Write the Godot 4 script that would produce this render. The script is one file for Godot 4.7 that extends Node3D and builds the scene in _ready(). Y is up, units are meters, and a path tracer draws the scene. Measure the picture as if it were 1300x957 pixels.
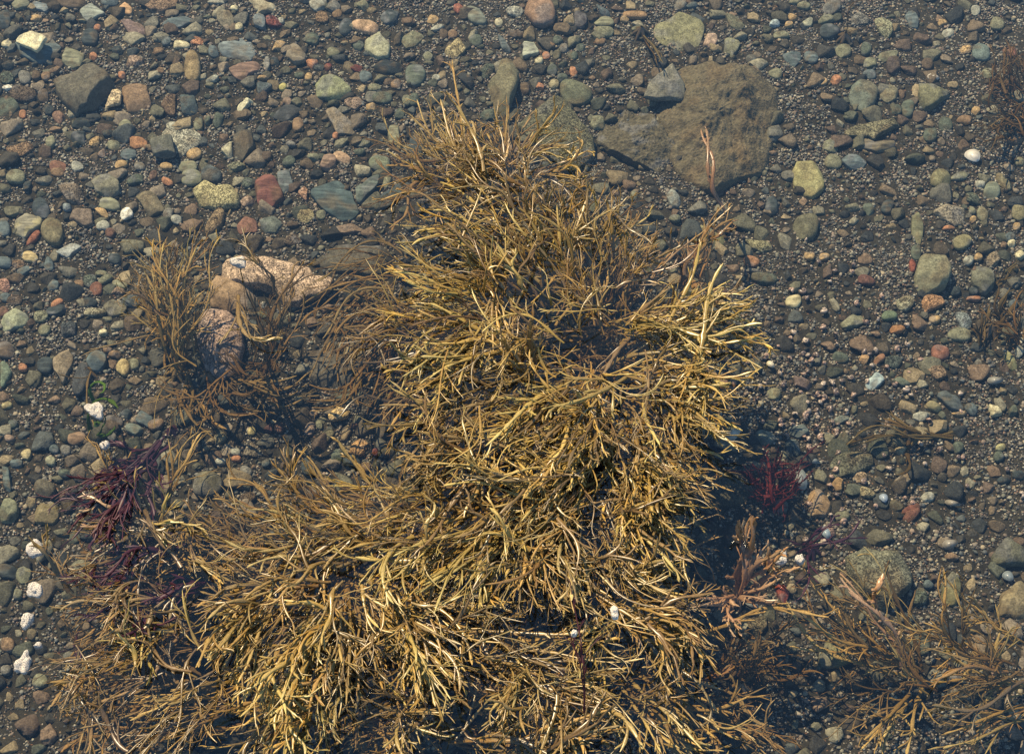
extends Node3D
# Shallow clear water over a shingle shore, with golden brown wrack floating at the surface. 1 photo pixel is about 1 mm.

const VFOV := 28.0
const PITCH := 56.0
const DIST := 1.92
const BED := -0.13
var cam_pos := Vector3.ZERO
var cam_r := Vector3.RIGHT
var cam_u := Vector3.UP
var cam_f := Vector3.FORWARD
var bed_noise := FastNoiseLite.new()
var shape_noise := FastNoiseLite.new()
var names := {}
var M := {}
var V := PackedVector3Array()
var N := PackedVector3Array()
var C := PackedColorArray()
var I := PackedInt32Array()
const GRID := 600
const CELL := 0.006
var occupied := PackedByteArray()

const STONES = [
	["huge rough brown rock, right of the pale pointed stone on the huge rock","R",0,[90,82,62],[822,118,838,93,862,78,905,84,955,94,993,112,999,150,990,180,974,216,940,229,905,246,868,233,850,205,832,165]],
	["broad olive slab, below the olive oval cobble","s",0,[92,90,66],[654,156,663,142,706,121,717,127,738,156,753,175,759,193,747,206,731,217,715,219,692,195,667,172]],
	["rough ledge beside the huge brown rock, below the pale pointed stone on the huge rock","R",0,[84,78,60],[757,178,764,150,800,132,832,150,860,185,862,212,845,220,800,206]],
	["big pale granite rock, right of the olive rock under the pale granite","b",2,[180,152,124],[280,328,312,330,344,330,355,336,394,339,398,351,424,352,419,364,401,376,378,385,360,385,351,373,328,362,312,362,278,353]],
	["large grey green slab with a pale rim, left of the upright olive stone","b",0,[105,105,85],[1074,703,1101,687,1117,699,1147,704,1162,724,1158,742,1140,760,1119,778,1097,758,1085,730]],
	["pink granite boulder, below the olive rock under the pale granite","r",4,[158,130,112],[262,392,289,395,305,410,310,440,300,470,280,480,258,465,250,435,252,405]],
	["sunken grey slab, below the broad blue slate","s",0,[85,80,66],[391,311,453,312,500,317,487,351,428,345,401,337]],
	["large dark grey rock, left of the cream wedge","b",0,[95,90,75],[66,100,100,88,118,79,125,86,144,100,136,122,116,135,100,136,95,142,84,134,70,116]],
	["sunken brown slab by the weed, below the grey pebble above the red weed","s",0,[78,75,60],[880,593,939,602,961,627,943,643,889,643]],
	["sunken grey plate, above the bright yellow pebble","s",0,[88,83,72],[387,448,414,443,448,454,455,479,428,495,396,488,385,468]],
	["large flat khaki slab, left of the rough pinkish lump","s",0,[125,122,85],[828,41,834,32,855,22,877,10,889,17,896,36,887,59,884,67,871,69,841,57,832,49]],
	["broad blue slate, left of the pointed slate shard","s",0,[65,80,88],[398,231,428,228,448,246,457,271,448,280,432,282,407,265,394,249]],
	["long tapering brown slab, below the pale green triangular chip","b",0,[110,105,78],[636,75,656,72,661,78,657,107,645,141,638,148,614,120,617,105,629,97]],
	["olive rock under the pale granite, above the pink granite boulder","b",0,[150,122,88],[274,351,314,362,328,376,317,389,289,395,265,385,262,367]],
	["big round grey cobble, above the orange brown block","B",0,[122,120,92],[1167,328,1181,322,1199,325,1208,344,1203,362,1185,369,1167,371,1161,358]],
	["broad tan rock at the right edge, below the dark olive rock at the right edge","b",0,[125,112,80],[1271,751,1300,735,1312,760,1307,787,1267,780]],
	["yellow topped cobble, above the round olive cobble","b",0,[152,146,92],[1004,216,1013,203,1035,199,1046,214,1047,240,1031,250,1009,240]],
	["straw yellow gritty rock, left of the dark red stone","r",0,[165,155,105],[243,240,258,228,275,238,295,236,305,250,303,262,280,265,255,262]],
	["pale speckled granite slab, right of the dark rounded cube","s",0,[150,148,130],[195,168,213,156,238,155,249,163,258,177,240,193,222,202,218,177]],
	["big dull green slab, above the orange lump below the dull green slab","b",0,[90,90,72],[1052,593,1058,579,1085,572,1108,575,1111,590,1085,604,1054,604]],
	["pale pointed stone on the huge rock, below the large flat khaki slab","a",20,[116,113,98],[855,83,866,101,871,118,866,124,832,124,817,120,825,102]],
	["chunky brown stone, right of the cream wedge","b",0,[130,105,78],[159,102,172,98,186,107,193,134,179,144,162,144,156,127,153,109]],
	["bluish ribbed slate, above the rusty flat stone","s",0,[100,110,115],[274,59,289,45,314,46,326,66,319,79,289,79,280,68]],
	["olive green slab with a dark stripe, above the brown triangular slab","b",0,[128,132,95],[399,103,416,93,432,95,447,113,444,125,432,128,401,125]],
	["big pinkish brown cobble, above the pale green triangular chip","r",0,[140,110,85],[665,-5,665,14,676,28,690,33,704,27,706,16,699,-5]],
	["dark olive rock at the right edge, above the broad tan rock at the right edge","r",0,[85,85,65],[1258,705,1278,680,1300,694,1307,719,1264,717]],
	["dark red stone, left of the pink tan wedge","a",0,[108,68,58],[321,231,335,222,351,226,361,252,337,266,326,258]],
	["mossy olive rock, below the bright red stone","r",0,[110,105,65],[1040,828,1054,810,1074,816,1083,841,1054,848,1040,844]],
	["blue green cobble with a pink corner, above the long khaki ledge","r",0,[100,108,95],[1081,109,1092,100,1108,104,1117,113,1110,134,1097,142,1083,134,1077,125]],
	["olive slab behind the upright sprig, left of the flat khaki lozenge","s",0,[120,115,75],[871,283,893,287,925,301,914,319,882,310]],
	["slate under the cream stone, below the cream flat stone","s",0,[82,94,100],[17,54,45,66,61,46,78,59,60,80,43,79,25,70]],
	["long khaki ledge, below the blue green cobble with a pink corner","s",0,[110,105,78],[1072,163,1108,156,1140,151,1148,156,1115,172,1110,179,1103,173,1074,171]],
	["olive oval cobble, above the broad olive slab","r",0,[95,98,75],[730.8,116.7,41.9,29.5,15]],
	["notched granite stone, right of the tall narrow olive slab","a",0,[138,128,108],[1185,265,1199,253,1208,260,1217,254,1228,262,1227,285,1212,287,1199,278]],
	["broad grey rock, above the mottled blue grey stone","b",0,[100,100,82],[1233,342,1242,335,1258,335,1263,348,1264,364,1253,373,1235,362]],
	["round olive stone left of the gravel gap, left of the grey cone shaped stone","r",0,[100,95,72],[262.3,614.2,38.5,30.6,0]],
	["brown triangular slab, below the olive green slab with a dark stripe","s",0,[125,112,90],[407,131,423,136,456,160,450,169,428,170,419,154]],
	["craggy ochre stone, left of the orange lump below the dull green slab","b",0,[148,118,78],[1022,625,1040,618,1057,640,1050,655,1030,655]],
	["smooth grey green cobble, right of the knobbly brown stone","b",0,[115,112,92],[112,227,120,222,141,219,152,231,151,244,138,251,120,242]],
	["pale topped cube, below the long pinkish tan pebble","B",0,[150,150,120],[463,45,480,39,496,58,493,73,478,75,462,61]],
	["pointed three cornered stone, left of the blue green rounded pebble","B",0,[110,108,78],[1166,102,1185,110,1211,118,1199,124,1185,136,1176,138,1167,129]],
	["round olive cobble, right of the flat khaki lozenge","r",0,[100,98,75],[1023.7,287.3,34,31.7,0]],
	["banded khaki block, left of the thumb shaped brown cobble","b",0,[140,132,95],[14,283,32,269,53,277,52,285,29,303,16,296]],
	["dark rounded cube, left of the pale speckled granite slab","b",12,[95,95,82],[193,169,218,170,223,195,211,199,193,195,189,179]],
	["khaki stone beside the purple weed, right of the grey green cobble at the left edge","b",0,[120,108,75],[39,655,45,639,73,638,76,652,66,665,45,664]],
	["upright olive stone, left of the broad tan rock at the right edge","b",0,[115,110,70],[1196,742,1210,725,1222,742,1215,769,1196,764]],
	["dark leaning oval stone, right of the tooth shaped tan stone","r",0,[70,72,72],[100,460,116,461,118,475,104,500,93,502,90,491]],
	["tooth shaped tan stone, left of the dark leaning oval stone","b",0,[135,120,95],[73,444,86,443,94,454,79,487,67,468,66,457]],
	["thumb shaped brown cobble, above the pale grey leaf shaped slate","r",0,[112,104,75],[65.7,292.9,28.3,34,0]],
	["pale green cobble at the left edge, left of the black block","b",0,[140,145,115],[0,405,18,388,37,401,32,412,14,419,0,419]],
	["dark brown block, below the whitish sliver","B",0,[95,88,72],[296,172,323,164,322,188,305,202,296,195]],
	["brown stone at the top edge, above the long slate sliver","a",0,[120,98,76],[177,-3,227,-3,224,9,202,18,184,9]],
	["cracked brown slab, right of the egg white pebble","b",0,[115,105,80],[170,246,178,240,195,246,211,266,186,275,181,262]],
	["knobbly brown stone, left of the smooth grey green cobble","b",0,[120,105,85],[76,231,82,227,102,237,108,251,100,260,84,256,75,240]],
	["grey green cobble at the left edge, left of the khaki stone beside the purple weed","b",0,[115,118,92],[-2,631,11,630,22,640,22,652,14,663,-2,661]],
	["upright tan oval pebble, below the long slate sliver","r",0,[140,120,80],[243.7,83.9,21.5,37.4,3]],
	["cream flat stone, above the slate under the cream stone","s",14,[215,205,160],[29,39,60,46,46,66,18,52]],
	["long dark slate bar, above the square khaki block","b",0,[75,82,82],[1183,493,1192,491,1215,504,1228,518,1224,524,1208,519,1190,504]],
	["rusty flat stone, below the bluish ribbed slate","s",0,[120,95,80],[289,88,310,80,328,77,331,87,314,95,312,104,299,100]],
	["square grey brown stone, above the small yellow pebble","b",0,[118,108,90],[362,57,371,51,390,66,387,77,373,81,362,70]],
	["orange brown block, below the big round grey cobble","b",0,[155,115,75],[1168,385,1174,376,1192,371,1201,385,1174,399,1169,396]],
	["purple brown slab, left of the brown stone at the top edge","s",0,[120,100,95],[152,27,156,20,181,32,187,43,172,51,163,43]],
	["tall narrow olive slab, left of the notched granite stone","s",0,[100,100,72],[1164.7,291.8,17,40.8,0]],
	["straw coloured gritty stone, right of the grey green tile by the cube","a",0,[155,140,95],[581,48,595,53,590,66,574,76,561,70,568,59]],
	["pointed slate shard, below the rounded green pebble","s",6,[85,95,88],[450,239,482,220,480,233,457,258,453,256]],
	["grey green tile by the cube, right of the pale topped cube","s",0,[115,115,90],[506,50,520,42,529,34,540,46,527,59,515,63]],
	["rounded green pebble, above the pointed slate shard","r",0,[105,112,88],[482.1,207.4,29.5,20.4,10]],
	["wedge shaped olive stone, right of the black block","b",0,[110,105,85],[128,386,141,379,162,390,156,398,138,403]],
	["long slate sliver, below the brown stone at the top edge","s",0,[82,94,100],[204,27,252,22,249,27,218,37,204,37]],
	["black block, above the tooth shaped tan stone","b",0,[60,65,68],[74,410,82,404,95,407,96,426,77,428]],
	["long pinkish tan pebble, above the pale topped cube","r",0,[180,145,110],[464,33.5,34,15.9,10]],
	["flat khaki lozenge, left of the round olive cobble","s",0,[125,120,85],[944,303,979,308,985,317,968,321,955,316]],
	["smooth chestnut oval pebble, above the grey pebble above the red weed","r",0,[130,92,65],[909,482,921,475,936,482,935,493,923,496,911,491]],
	["pale grey tapered slab, above the red chip beside pale slate","s",0,[165,155,125],[321,-1,333,-1,353,8,351,14,323,16,319,8]],
	["pale blue slate lozenge, below the amber oval pebble","s",0,[140,158,160],[1099,484,1117,470,1127,471,1124,482,1108,496,1101,494]],
	["blue green rounded pebble, right of the pointed three cornered stone","r",0,[95,110,105],[1246.3,65.7,23.8,21.5,0]],
	["ochre craggy stone, below the bright yellow pebble","a",0,[165,125,70],[441,573,450,560,459,556,470,565,464,577,453,579]],
	["pale green diamond slab, left of the purple brown slab","s",0,[135,142,130],[116,5,134,16,109,27,99,14]],
	["mottled blue grey stone, right of the orange brown block","a",0,[110,120,120],[1211,396,1217,390,1235,405,1233,419,1221,419]],
	["round grey pebble with a pale edge, right of the notched granite stone","r",0,[105,112,95],[1259.9,241.9,21.5,22.7,0]],
	["grey pebble above the red weed, above the sunken brown slab by the weed","r",0,[105,112,100],[971.5,555.3,24.9,19.3,5]],
	["bright yellow pebble, above the ochre craggy stone","r",4,[205,170,95],[415,527,428,516,446,521,441,530,419,535]],
	["reddish brown round pebble, below the mottled blue grey stone","r",0,[130,85,65],[1194.1,447.6,22.7,20.4,0]],
	["pale grey leaf shaped slate, below the thumb shaped brown cobble","s",0,[150,155,150],[69,320,90,309,105,314,85,328]],
	["dark slate triangle, left of the blue green cobble with a pink corner","s",0,[75,88,95],[991,68,1017,67,1017,78,1007,87,998,78]],
	["pale green triangular chip, below the big pinkish brown cobble","s",0,[140,145,125],[661,52,679,54,685,68,663,74,665,59]],
	["cream wedge, left of the chunky brown stone","a",8,[200,175,130],[145,110,155,116,152,131,130,134]],
	["bright red stone, above the mossy olive rock","a",0,[135,62,45],[984,743,998,742,1003,753,1000,770,993,767]],
	["straw coloured pebble, right of the dark leaning oval stone","r",0,[170,150,95],[145,468,150,457,159,454,165,463,163,475,156,478]],
	["brown bean shaped pebble, below the dark leaning oval stone","r",0,[125,100,75],[96.3,556.4,23.8,15.9,-10]],
	["dark slate blade, left of the blue green rounded pebble","s",0,[82,94,100],[1149,20,1156,9,1167,25,1167,36,1156,34]],
	["blue slate square, below the straw coloured pebble","s",0,[82,94,100],[179,521,195,529,188,543,170,534]],
	["curved olive pebble, right of the mottled blue grey stone","r",0,[122,120,78],[1275,452,1280,444,1289,454,1294,468,1285,471,1280,466]],
	["rough pinkish lump, right of the large flat khaki slab","a",0,[160,135,115],[898,43,913,42,911,53,904,62,892,56]],
	["square khaki block, below the long dark slate bar","b",0,[130,118,90],[1158,543,1178,542,1179,554,1169,558,1158,552]],
	["pale cream pebble, below the flat khaki lozenge","r",0,[165,155,115],[1007.8,382.5,20.4,17,-10]],
	["dull purple shard, above the grey pebble above the red weed","s",0,[100,85,80],[1007,475,1034,488,1029,496,1009,488]],
	["grey cone shaped stone, right of the round olive stone left of the gravel gap","b",0,[125,115,95],[308,575,319,561,331,573,326,580,309,579]],
	["whitish sliver, below the rusty flat stone","a",0,[190,185,150],[319,119,323,127,305,143,299,143,301,134]],
	["pinkish tan sliver, below the brown triangular slab","r",0,[170,138,105],[433.4,199.5,24.9,12.5,25]],
	["orange lump below the dull green slab, below the big dull green slab","a",0,[160,125,75],[1055,615,1065,605,1074,611,1072,622,1060,623]],
	["red chip beside pale slate, below the pale grey tapered slab","s",0,[120,65,55],[337,19,351,23,361,29,351,34,338,32]],
	["egg white pebble, left of the cracked brown slab","r",0,[215,210,195],[159.8,270.9,17,14.7,-30]],
	["pink tan wedge, left of the broad blue slate","a",0,[165,125,95],[377,244,385,236,391,240,390,256,382,251]],
	["amber oval pebble, left of the orange brown block","r",0,[150,105,60],[1139.7,417.6,21.5,9.1,-5]],
	["small yellow pebble, below the square grey brown stone","r",0,[165,155,80],[358.6,109.9,10.2,10.2,0]],
	["medium sized dark slate flat chip below the small yellow pebble","s",0,[55,58,60],[364.3,145.1,40.8,22.7,0]],  # a smooth dark area, built as a flat piece
	["medium sized dark slate flat chip just below the pale topped cube","s",0,[42,48,56],[491.2,86.1,40.8,20.4,0]],  # dark flat slab standing in for the shadow below the cube
	["medium sized dark green grey flat chip just right of the pointed slate shard","s",0,[70,80,86],[473,267,478,253,507,231,512,242,496,262]],
	["small dark green grey rounded pebble below the grey green tile by the cube","r",0,[80,88,75],[526.8,95.2,24.9,29.5,0]],
	["small dark slate angular pebble right of the rounded green pebble","a",0,[56,64,72],[531.3,185.9,24.9,29.5,0]],
	["small slate blue angular pebble just above the dark leaning oval stone","a",0,[82,94,100],[121.3,456.7,29.5,24.9,0]],
	["small grey green blocky stone just above the large dark grey rock","b",0,[115,115,90],[84,58,107,66,102,84,88,87,77,79]],
	["small dark brown angular pebble below the bright red stone","a",0,[95,88,65],[948,787,974,782,975,796,961,813,950,805]],
	["small dark green grey flat chip below the slate under the cream stone","s",0,[80,88,75],[0,116,14,122,25,136,14,147,-1,150]],
	["small grey green blocky stone below the knobbly brown stone","b",0,[115,100,85],[85,277,97,263,116,265,118,285,107,288]],
	["small dark green grey angular pebble above the pale speckled granite slab","a",0,[70,82,88],[224,116,247,120,252,143,231,145]],
	["small brown rounded pebble just below the straw yellow gritty rock","r",0,[125,105,75],[260,285,278,262,285,266,283,285,267,300,260,299]],
	["small dark brown rounded pebble below the slate under the cream stone","r",0,[88,75,60],[28.3,119,37.4,18.1,10]],
	["small brown flat chip just below the long khaki ledge","s",0,[105,95,72],[1079,179,1097,175,1113,184,1135,179,1139,188,1113,193,1092,186]],
	["small mid grey angular pebble below the dark red stone","a",0,[98,105,95],[328,276,344,273,360,283,351,296,330,292]],
	["small slate blue angular pebble below the long khaki ledge","a",0,[82,94,100],[1086.5,205.1,31.7,20.4,0]],
	["small brown rounded pebble above the notched granite stone","r",0,[112,108,75],[1195.3,227.2,27.2,23.8,0]],
	["small dark green grey rounded pebble just above the khaki stone beside the purple weed","r",0,[90,85,70],[55.5,619.9,29.5,21.5,15]],
	["small dark slate blocky stone below the large dark grey rock","b",0,[45,52,60],[99.7,174.5,27.2,22.7,0]],
	["small grey green flat chip left of the amber oval pebble","s",0,[115,115,90],[1083.1,407.4,38.5,15.9,-20]],
	["small dark green grey rounded pebble just above the straw yellow gritty rock","r",0,[78,85,85],[267.9,220.4,28.3,21.5,-5]],
	["small mid grey rounded pebble above the straw coloured gritty stone","r",0,[105,110,98],[590,9,599,5,611,14,619,26,615,31,599,29,591,20]],
	["small dark brown blocky stone right of the chunky brown stone","b",0,[105,85,65],[209,117,223,120,222,147,211,145,202,129]],
	["small slate blue flat chip just right of the dark red stone","s",0,[90,98,98],[351,217,367,217,373,240,362,248,354,237]],
	["small brown flat chip left of the knobbly brown stone","s",0,[125,100,72],[7,188,41,180,43,188,27,199,9,199]],
	["small pinkish grey flat chip left of the dark slate blade","s",0,[130,130,100],[1110,25,1117,18,1133,29,1134,41,1126,51,1115,39]],
	["small brown angular pebble below the dark red stone","a",0,[135,95,75],[299,287,310,276,326,280,328,294,303,297]],
	["small grey green flat chip right of the rough pinkish lump","s",0,[115,115,90],[922,42,941,54,936,66,925,75,918,68]],
	["small dark slate angular pebble left of the cream flat stone","a",0,[56,64,72],[4.5,22.7,20.4,27.2,0]],
	["small dark green grey angular pebble right of the grey pebble above the red weed","a",0,[78,88,88],[1006.7,567.7,20.4,27.2,0]],
	["small grey green rounded pebble left of the straw yellow gritty rock","r",0,[115,115,90],[242.5,224.9,28.3,19.3,0]],
	["small dark slate rounded pebble just above the banded khaki block","r",0,[56,64,72],[51,263.5,21.5,24.9,0]],
	["small dark brown angular pebble below the olive slab behind the upright sprig","a",0,[95,72,58],[913.7,371.1,29.5,18.1,10]],
	["small dark slate rounded pebble below the grey green cobble at the left edge","r",0,[56,64,72],[9.1,725.8,29.5,18.1,10]],
	["small grey green blocky stone just right of the blue green cobble with a pink corner","b",0,[115,110,85],[1116,122,1131,103,1142,113,1140,124,1126,131]],
	["small grey green angular pebble above the rounded green pebble","a",0,[115,115,90],[496,156,509,155,507,181,489,181]],
	["small dark brown angular pebble right of the wedge shaped olive stone","a",0,[88,75,60],[166.6,409.7,22.7,22.7,0]],
	["small dark green grey angular pebble right of the smooth chestnut oval pebble","a",0,[72,78,70],[959.1,463.5,22.7,22.7,30]],
	["small dark brown rounded pebble left of the blue slate square","r",0,[88,75,60],[142.8,537.1,24.9,20.4,10]],
	["small dark green grey angular pebble just above the big dull green slab","a",0,[88,86,68],[1071.7,558.7,20.4,24.9,20]],
	["small grey green angular pebble below the khaki stone beside the purple weed","a",0,[115,115,90],[30.6,730.3,20.4,24.9,30]],
	["small grey green rounded pebble just below the mottled blue grey stone","r",0,[115,115,90],[1219.1,424.4,29.5,17,10]],
	["small grey green blocky stone above the bluish ribbed slate","b",0,[120,112,90],[275,14,292,15,299,25,295,34,282,34,275,25]],
	["small dark brown rounded pebble just left of the pale green diamond slab","r",0,[88,75,60],[90.7,3.4,36.3,13.6,0]],
	["small dark green grey rounded pebble below the flat khaki lozenge","r",0,[80,88,75],[970.4,353,36.3,13.6,5]],
	["small mid grey angular pebble above the olive slab behind the upright sprig","a",0,[120,125,120],[854.8,251,18.1,27.2,-30]],
	["small slate blue angular pebble right of the grey pebble above the red weed","a",0,[82,92,90],[1013.5,547.3,27.2,18.1,10]],
	["small mid grey rounded pebble below the pale green cobble at the left edge","r",0,[100,115,95],[-1,457,9,460,15,473,5,491,-1,493]],
	["small brown angular pebble just left of the pinkish tan sliver","a",0,[125,102,85],[416.4,205.1,21.5,22.7,0]],
	["small brown flat chip just below the broad blue slate","s",0,[125,105,85],[441.3,290.7,43.1,11.3,-3]],
	["small dark green grey blocky stone right of the big pinkish brown cobble","b",0,[80,75,75],[736.5,22.7,19.3,24.9,0]],
	["small grey green rounded pebble below the pink tan wedge","r",0,[125,115,80],[376,273,382,263,396,265,401,278,387,285,378,280]],
	["small dark slate flat chip just above the black block","s",0,[56,64,72],[70.3,393.8,29.5,15.9,-15]],
	["small dark slate rounded pebble below the pale green diamond slab","r",0,[56,64,72],[113.3,46.5,21.5,21.5,0]],
	["small grey green angular pebble below the olive oval cobble","a",0,[115,115,90],[759.1,154.1,20.4,22.7,0]],
	["small dark slate rounded pebble just left of the tooth shaped tan stone","r",0,[56,64,72],[56.7,463.5,22.7,20.4,0]],
	["small dark brown rounded pebble below the pale green cobble at the left edge","r",0,[88,75,60],[6.8,444.2,22.7,20.4,0]],
	["small dark slate angular pebble right of the long pinkish tan pebble","a",0,[56,64,72],[493.5,21.5,24.9,18.1,0]],
	["small pinkish grey angular pebble just right of the olive green slab with a dark stripe","a",0,[140,118,100],[449.3,129.2,24.9,18.1,0]],
	["small dark brown rounded pebble right of the blue green cobble with a pink corner","r",0,[78,68,62],[1135.2,82.7,18.1,24.9,0]],
	["small dark slate rounded pebble right of the dark slate triangle","r",0,[56,64,72],[1053.6,38.5,24.9,18.1,0]],
	["small dark brown angular pebble above the pale green cobble at the left edge","a",0,[88,75,60],[20.4,353,24.9,18.1,0]],
	["small dark brown angular pebble just above the big pale granite rock","a",0,[88,75,60],[371.1,304.3,24.9,18.1,0]],
	["small grey green rounded pebble below the notched granite stone","r",0,[125,118,80],[1222.5,306.5,24.9,18.1,-15]],
	["small dark slate rounded pebble left of the ochre craggy stone","r",0,[56,64,72],[391.5,592.7,18.1,24.9,0]],
	["small grey green rounded pebble above the banded khaki block","r",0,[115,115,90],[19.3,223.8,26.1,17,0]],
	["small mid grey angular pebble left of the dark slate blade","a",0,[110,108,100],[1079,32,1081,20,1094,14,1106,20,1103,29]],
	["small pinkish grey angular pebble below the purple brown slab","a",0,[140,118,100],[168.9,78.2,24.9,17,5]],
	["small grey green rounded pebble left of the egg white pebble","r",0,[115,115,90],[138.3,258.9,28.3,14.7,8]],
	["small dark green grey angular pebble just left of the long tapering brown slab","a",0,[80,88,75],[618.6,89.5,20.4,20.4,0]],
	["small dark green grey rounded pebble left of the upright olive stone","r",0,[80,88,75],[1169.2,757.5,20.4,20.4,0]],
	["small dark green grey flat chip right of the rough pinkish lump","s",0,[95,95,75],[921,17,934,19,947,34,936,41,925,32]],
	["small orange angular pebble just left of the dark rounded cube","a",0,[150,105,65],[165,170,187,179,186,189,169,189,163,184]],
	["small dark green grey angular pebble below the long tapering brown slab","a",0,[80,88,75],[619.7,145.1,22.7,18.1,0]],
	["small grey green rounded pebble just right of the yellow topped cobble","r",0,[115,115,90],[1058.1,205.1,22.7,18.1,0]],
	["small brown rounded pebble right of the round grey pebble with a pale edge","r",0,[115,108,75],[1293.9,268,18.1,22.7,0]],
	["small pinkish grey rounded pebble left of the orange brown block","r",0,[135,132,105],[1149.9,384.7,22.7,18.1,-30]],
	["small dark slate angular pebble just below the large dark grey rock","a",0,[45,52,60],[102,156.4,24.9,15.9,0]],
	["small grey green rounded pebble just below the pale speckled granite slab","r",0,[115,115,90],[238,210.8,24.9,15.9,0]],
	["small dark green grey rounded pebble right of the olive green slab with a dark stripe","r",0,[80,88,75],[485.5,123.5,24.9,15.9,0]],
	["small mid grey rounded pebble above the dark slate triangle","r",0,[110,108,100],[1057,7.9,24.9,15.9,-20]],
	["small dark slate angular pebble left of the round olive cobble","a",0,[56,64,72],[980.6,261.2,19.3,20.4,20]],
	["small dark slate flat chip below the straw coloured gritty stone","s",0,[48,50,50],[592.5,102,34,11.3,40]],
	["small pinkish grey angular pebble just above the broad grey rock","a",0,[130,115,90],[1261,328.1,17,22.7,30]],
	["small dark green grey rounded pebble above the pale blue slate lozenge","r",0,[70,78,72],[1134.1,460.1,22.7,17,0]],
	["tiny brown flat chip below the reddish brown round pebble","s",0,[118,98,75],[1176,468,1199,463,1203,479,1190,482]],
	["tiny brown angular pebble just below the large dark grey rock","a",0,[130,100,80],[74.8,148.5,19.3,19.3,0]],
	["tiny dark green grey angular pebble left of the slate under the cream stone","a",0,[80,88,75],[6.8,97.5,20.4,18.1,0]],
	["tiny grey green flat chip below the dark slate blade","s",0,[115,115,90],[1128.4,70.3,27.2,13.6,-15]],
	["tiny red brown angular pebble above the large grey green slab with a pale rim","a",0,[115,75,58],[1156.7,654.4,27.2,13.6,-30]],
	["tiny dark slate angular pebble below the large grey green slab with a pale rim","a",0,[56,64,72],[1152.2,784.7,27.2,13.6,0]],
	["tiny brown rounded pebble below the grey green cobble at the left edge","r",0,[125,100,72],[9.1,818.7,18.1,20.4,0]],
	["tiny grey green rounded pebble below the khaki stone beside the purple weed","r",0,[115,115,90],[49.9,864.1,20.4,18.1,0]],
	["tiny pale grey angular pebble right of the red chip beside pale slate","a",0,[150,150,135],[391,-1,416,-1,414,9,401,14,393,8]],
	["tiny dark slate rounded pebble just left of the long pinkish tan pebble","r",0,[56,64,72],[439.1,34,17,21.5,10]],
	["tiny dark green grey rounded pebble left of the pointed three cornered stone","r",0,[80,88,75],[1153.3,137.1,17,21.5,0]],
	["tiny grey green rounded pebble above the blue green cobble with a pink corner","r",0,[115,115,90],[1070.6,64.6,21.5,17,0]],
	["tiny slate blue angular pebble left of the dark rounded cube","a",0,[82,94,100],[163.2,196.1,22.7,15.9,0]],
	["tiny dark green grey angular pebble right of the square grey brown stone","a",0,[80,88,75],[394.9,48.7,22.7,15.9,0]],
	["tiny dark slate rounded pebble just below the ochre craggy stone","r",0,[56,64,72],[445.9,585.9,22.7,15.9,0]],
	["tiny grey green angular pebble above the blue green cobble with a pink corner","a",0,[115,115,90],[1104.6,78.2,19.3,18.1,0]],
	["tiny dark green grey rounded pebble below the pointed three cornered stone","r",0,[80,88,75],[1181.7,170,17,20.4,0]],
	["tiny mid grey flat chip just left of the blue slate square","s",0,[95,105,98],[159,538,165,535,184,545,172,553,159,547]],
	["tiny dark brown angular pebble just left of the upright tan oval pebble","a",0,[88,75,60],[223.3,77.1,13.6,24.9,10]],
	["tiny grey green angular pebble above the cream flat stone","a",0,[115,115,90],[24.9,4.5,24.9,13.6,0]],
	["tiny grey green rounded pebble right of the big pinkish brown cobble","r",0,[115,115,90],[767.1,39.7,24.9,13.6,10]],
	["tiny grey green flat chip above the yellow topped cobble","s",0,[115,115,90],[1053.6,185.9,24.9,13.6,20]],
	["tiny brown rounded pebble below the bright yellow pebble","r",0,[105,100,75],[414.1,554.1,24.9,13.6,-50]],
	["tiny dark green grey rounded pebble right of the long khaki ledge","r",0,[80,88,75],[1200.9,157.5,18.1,18.1,0]],
	["tiny orange rounded pebble left of the large flat khaki slab","r",0,[150,118,80],[806.1,18.1,31.7,10.2,5]],
	["tiny slate blue rounded pebble just left of the banded khaki block","r",0,[82,94,100],[4.5,289.5,15.9,20.4,0]],
	["tiny dark brown angular pebble right of the orange lump below the dull green slab","a",0,[92,86,66],[1137.5,640.3,20.4,15.9,20]],
	["tiny brown angular pebble above the knobbly brown stone","a",0,[130,90,70],[62,203,84,206,83,217,63,217]],
	["tiny dark green grey flat chip left of the small yellow pebble","s",0,[72,82,88],[325,102,347,109,330,124,326,116]],
	["tiny grey green rounded pebble above the olive oval cobble","r",0,[115,115,90],[767.1,27.2,24.9,12.5,5]],
	["tiny slate blue flat chip above the grey green cobble at the left edge","s",0,[80,92,90],[2,590,9,590,14,622,7,627]],
	["tiny pinkish grey angular pebble just left of the dark red stone","a",0,[140,118,100],[314.4,256.7,18.1,17,0]],
	["tiny grey green rounded pebble just right of the round grey pebble with a pale edge","r",0,[115,108,78],[1274.6,230.6,27.2,11.3,45]],
	["tiny dark green grey flat chip left of the round grey pebble with a pale edge","s",0,[80,88,75],[1226,242,1235,243,1253,260,1244,259,1228,256]],
	["tiny slate blue rounded pebble right of the dark slate triangle","r",0,[82,94,100],[1030.5,72.5,20.4,14.7,10]],
	["tiny grey green rounded pebble below the round grey pebble with a pale edge","r",0,[115,115,90],[1248.5,271.4,14.7,20.4,0]],
	["tiny mid grey flat chip just left of the red chip beside pale slate","s",0,[110,120,125],[321,20,335,17,338,27,335,36,322,32]],
	["tiny dark green grey angular pebble left of the whitish sliver","a",0,[80,88,75],[274,141,286,145,280,159,274,163,269,156]],
	["tiny red brown rounded pebble above the wedge shaped olive stone","r",0,[120,80,60],[121.3,366.6,17,17,0]],
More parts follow.
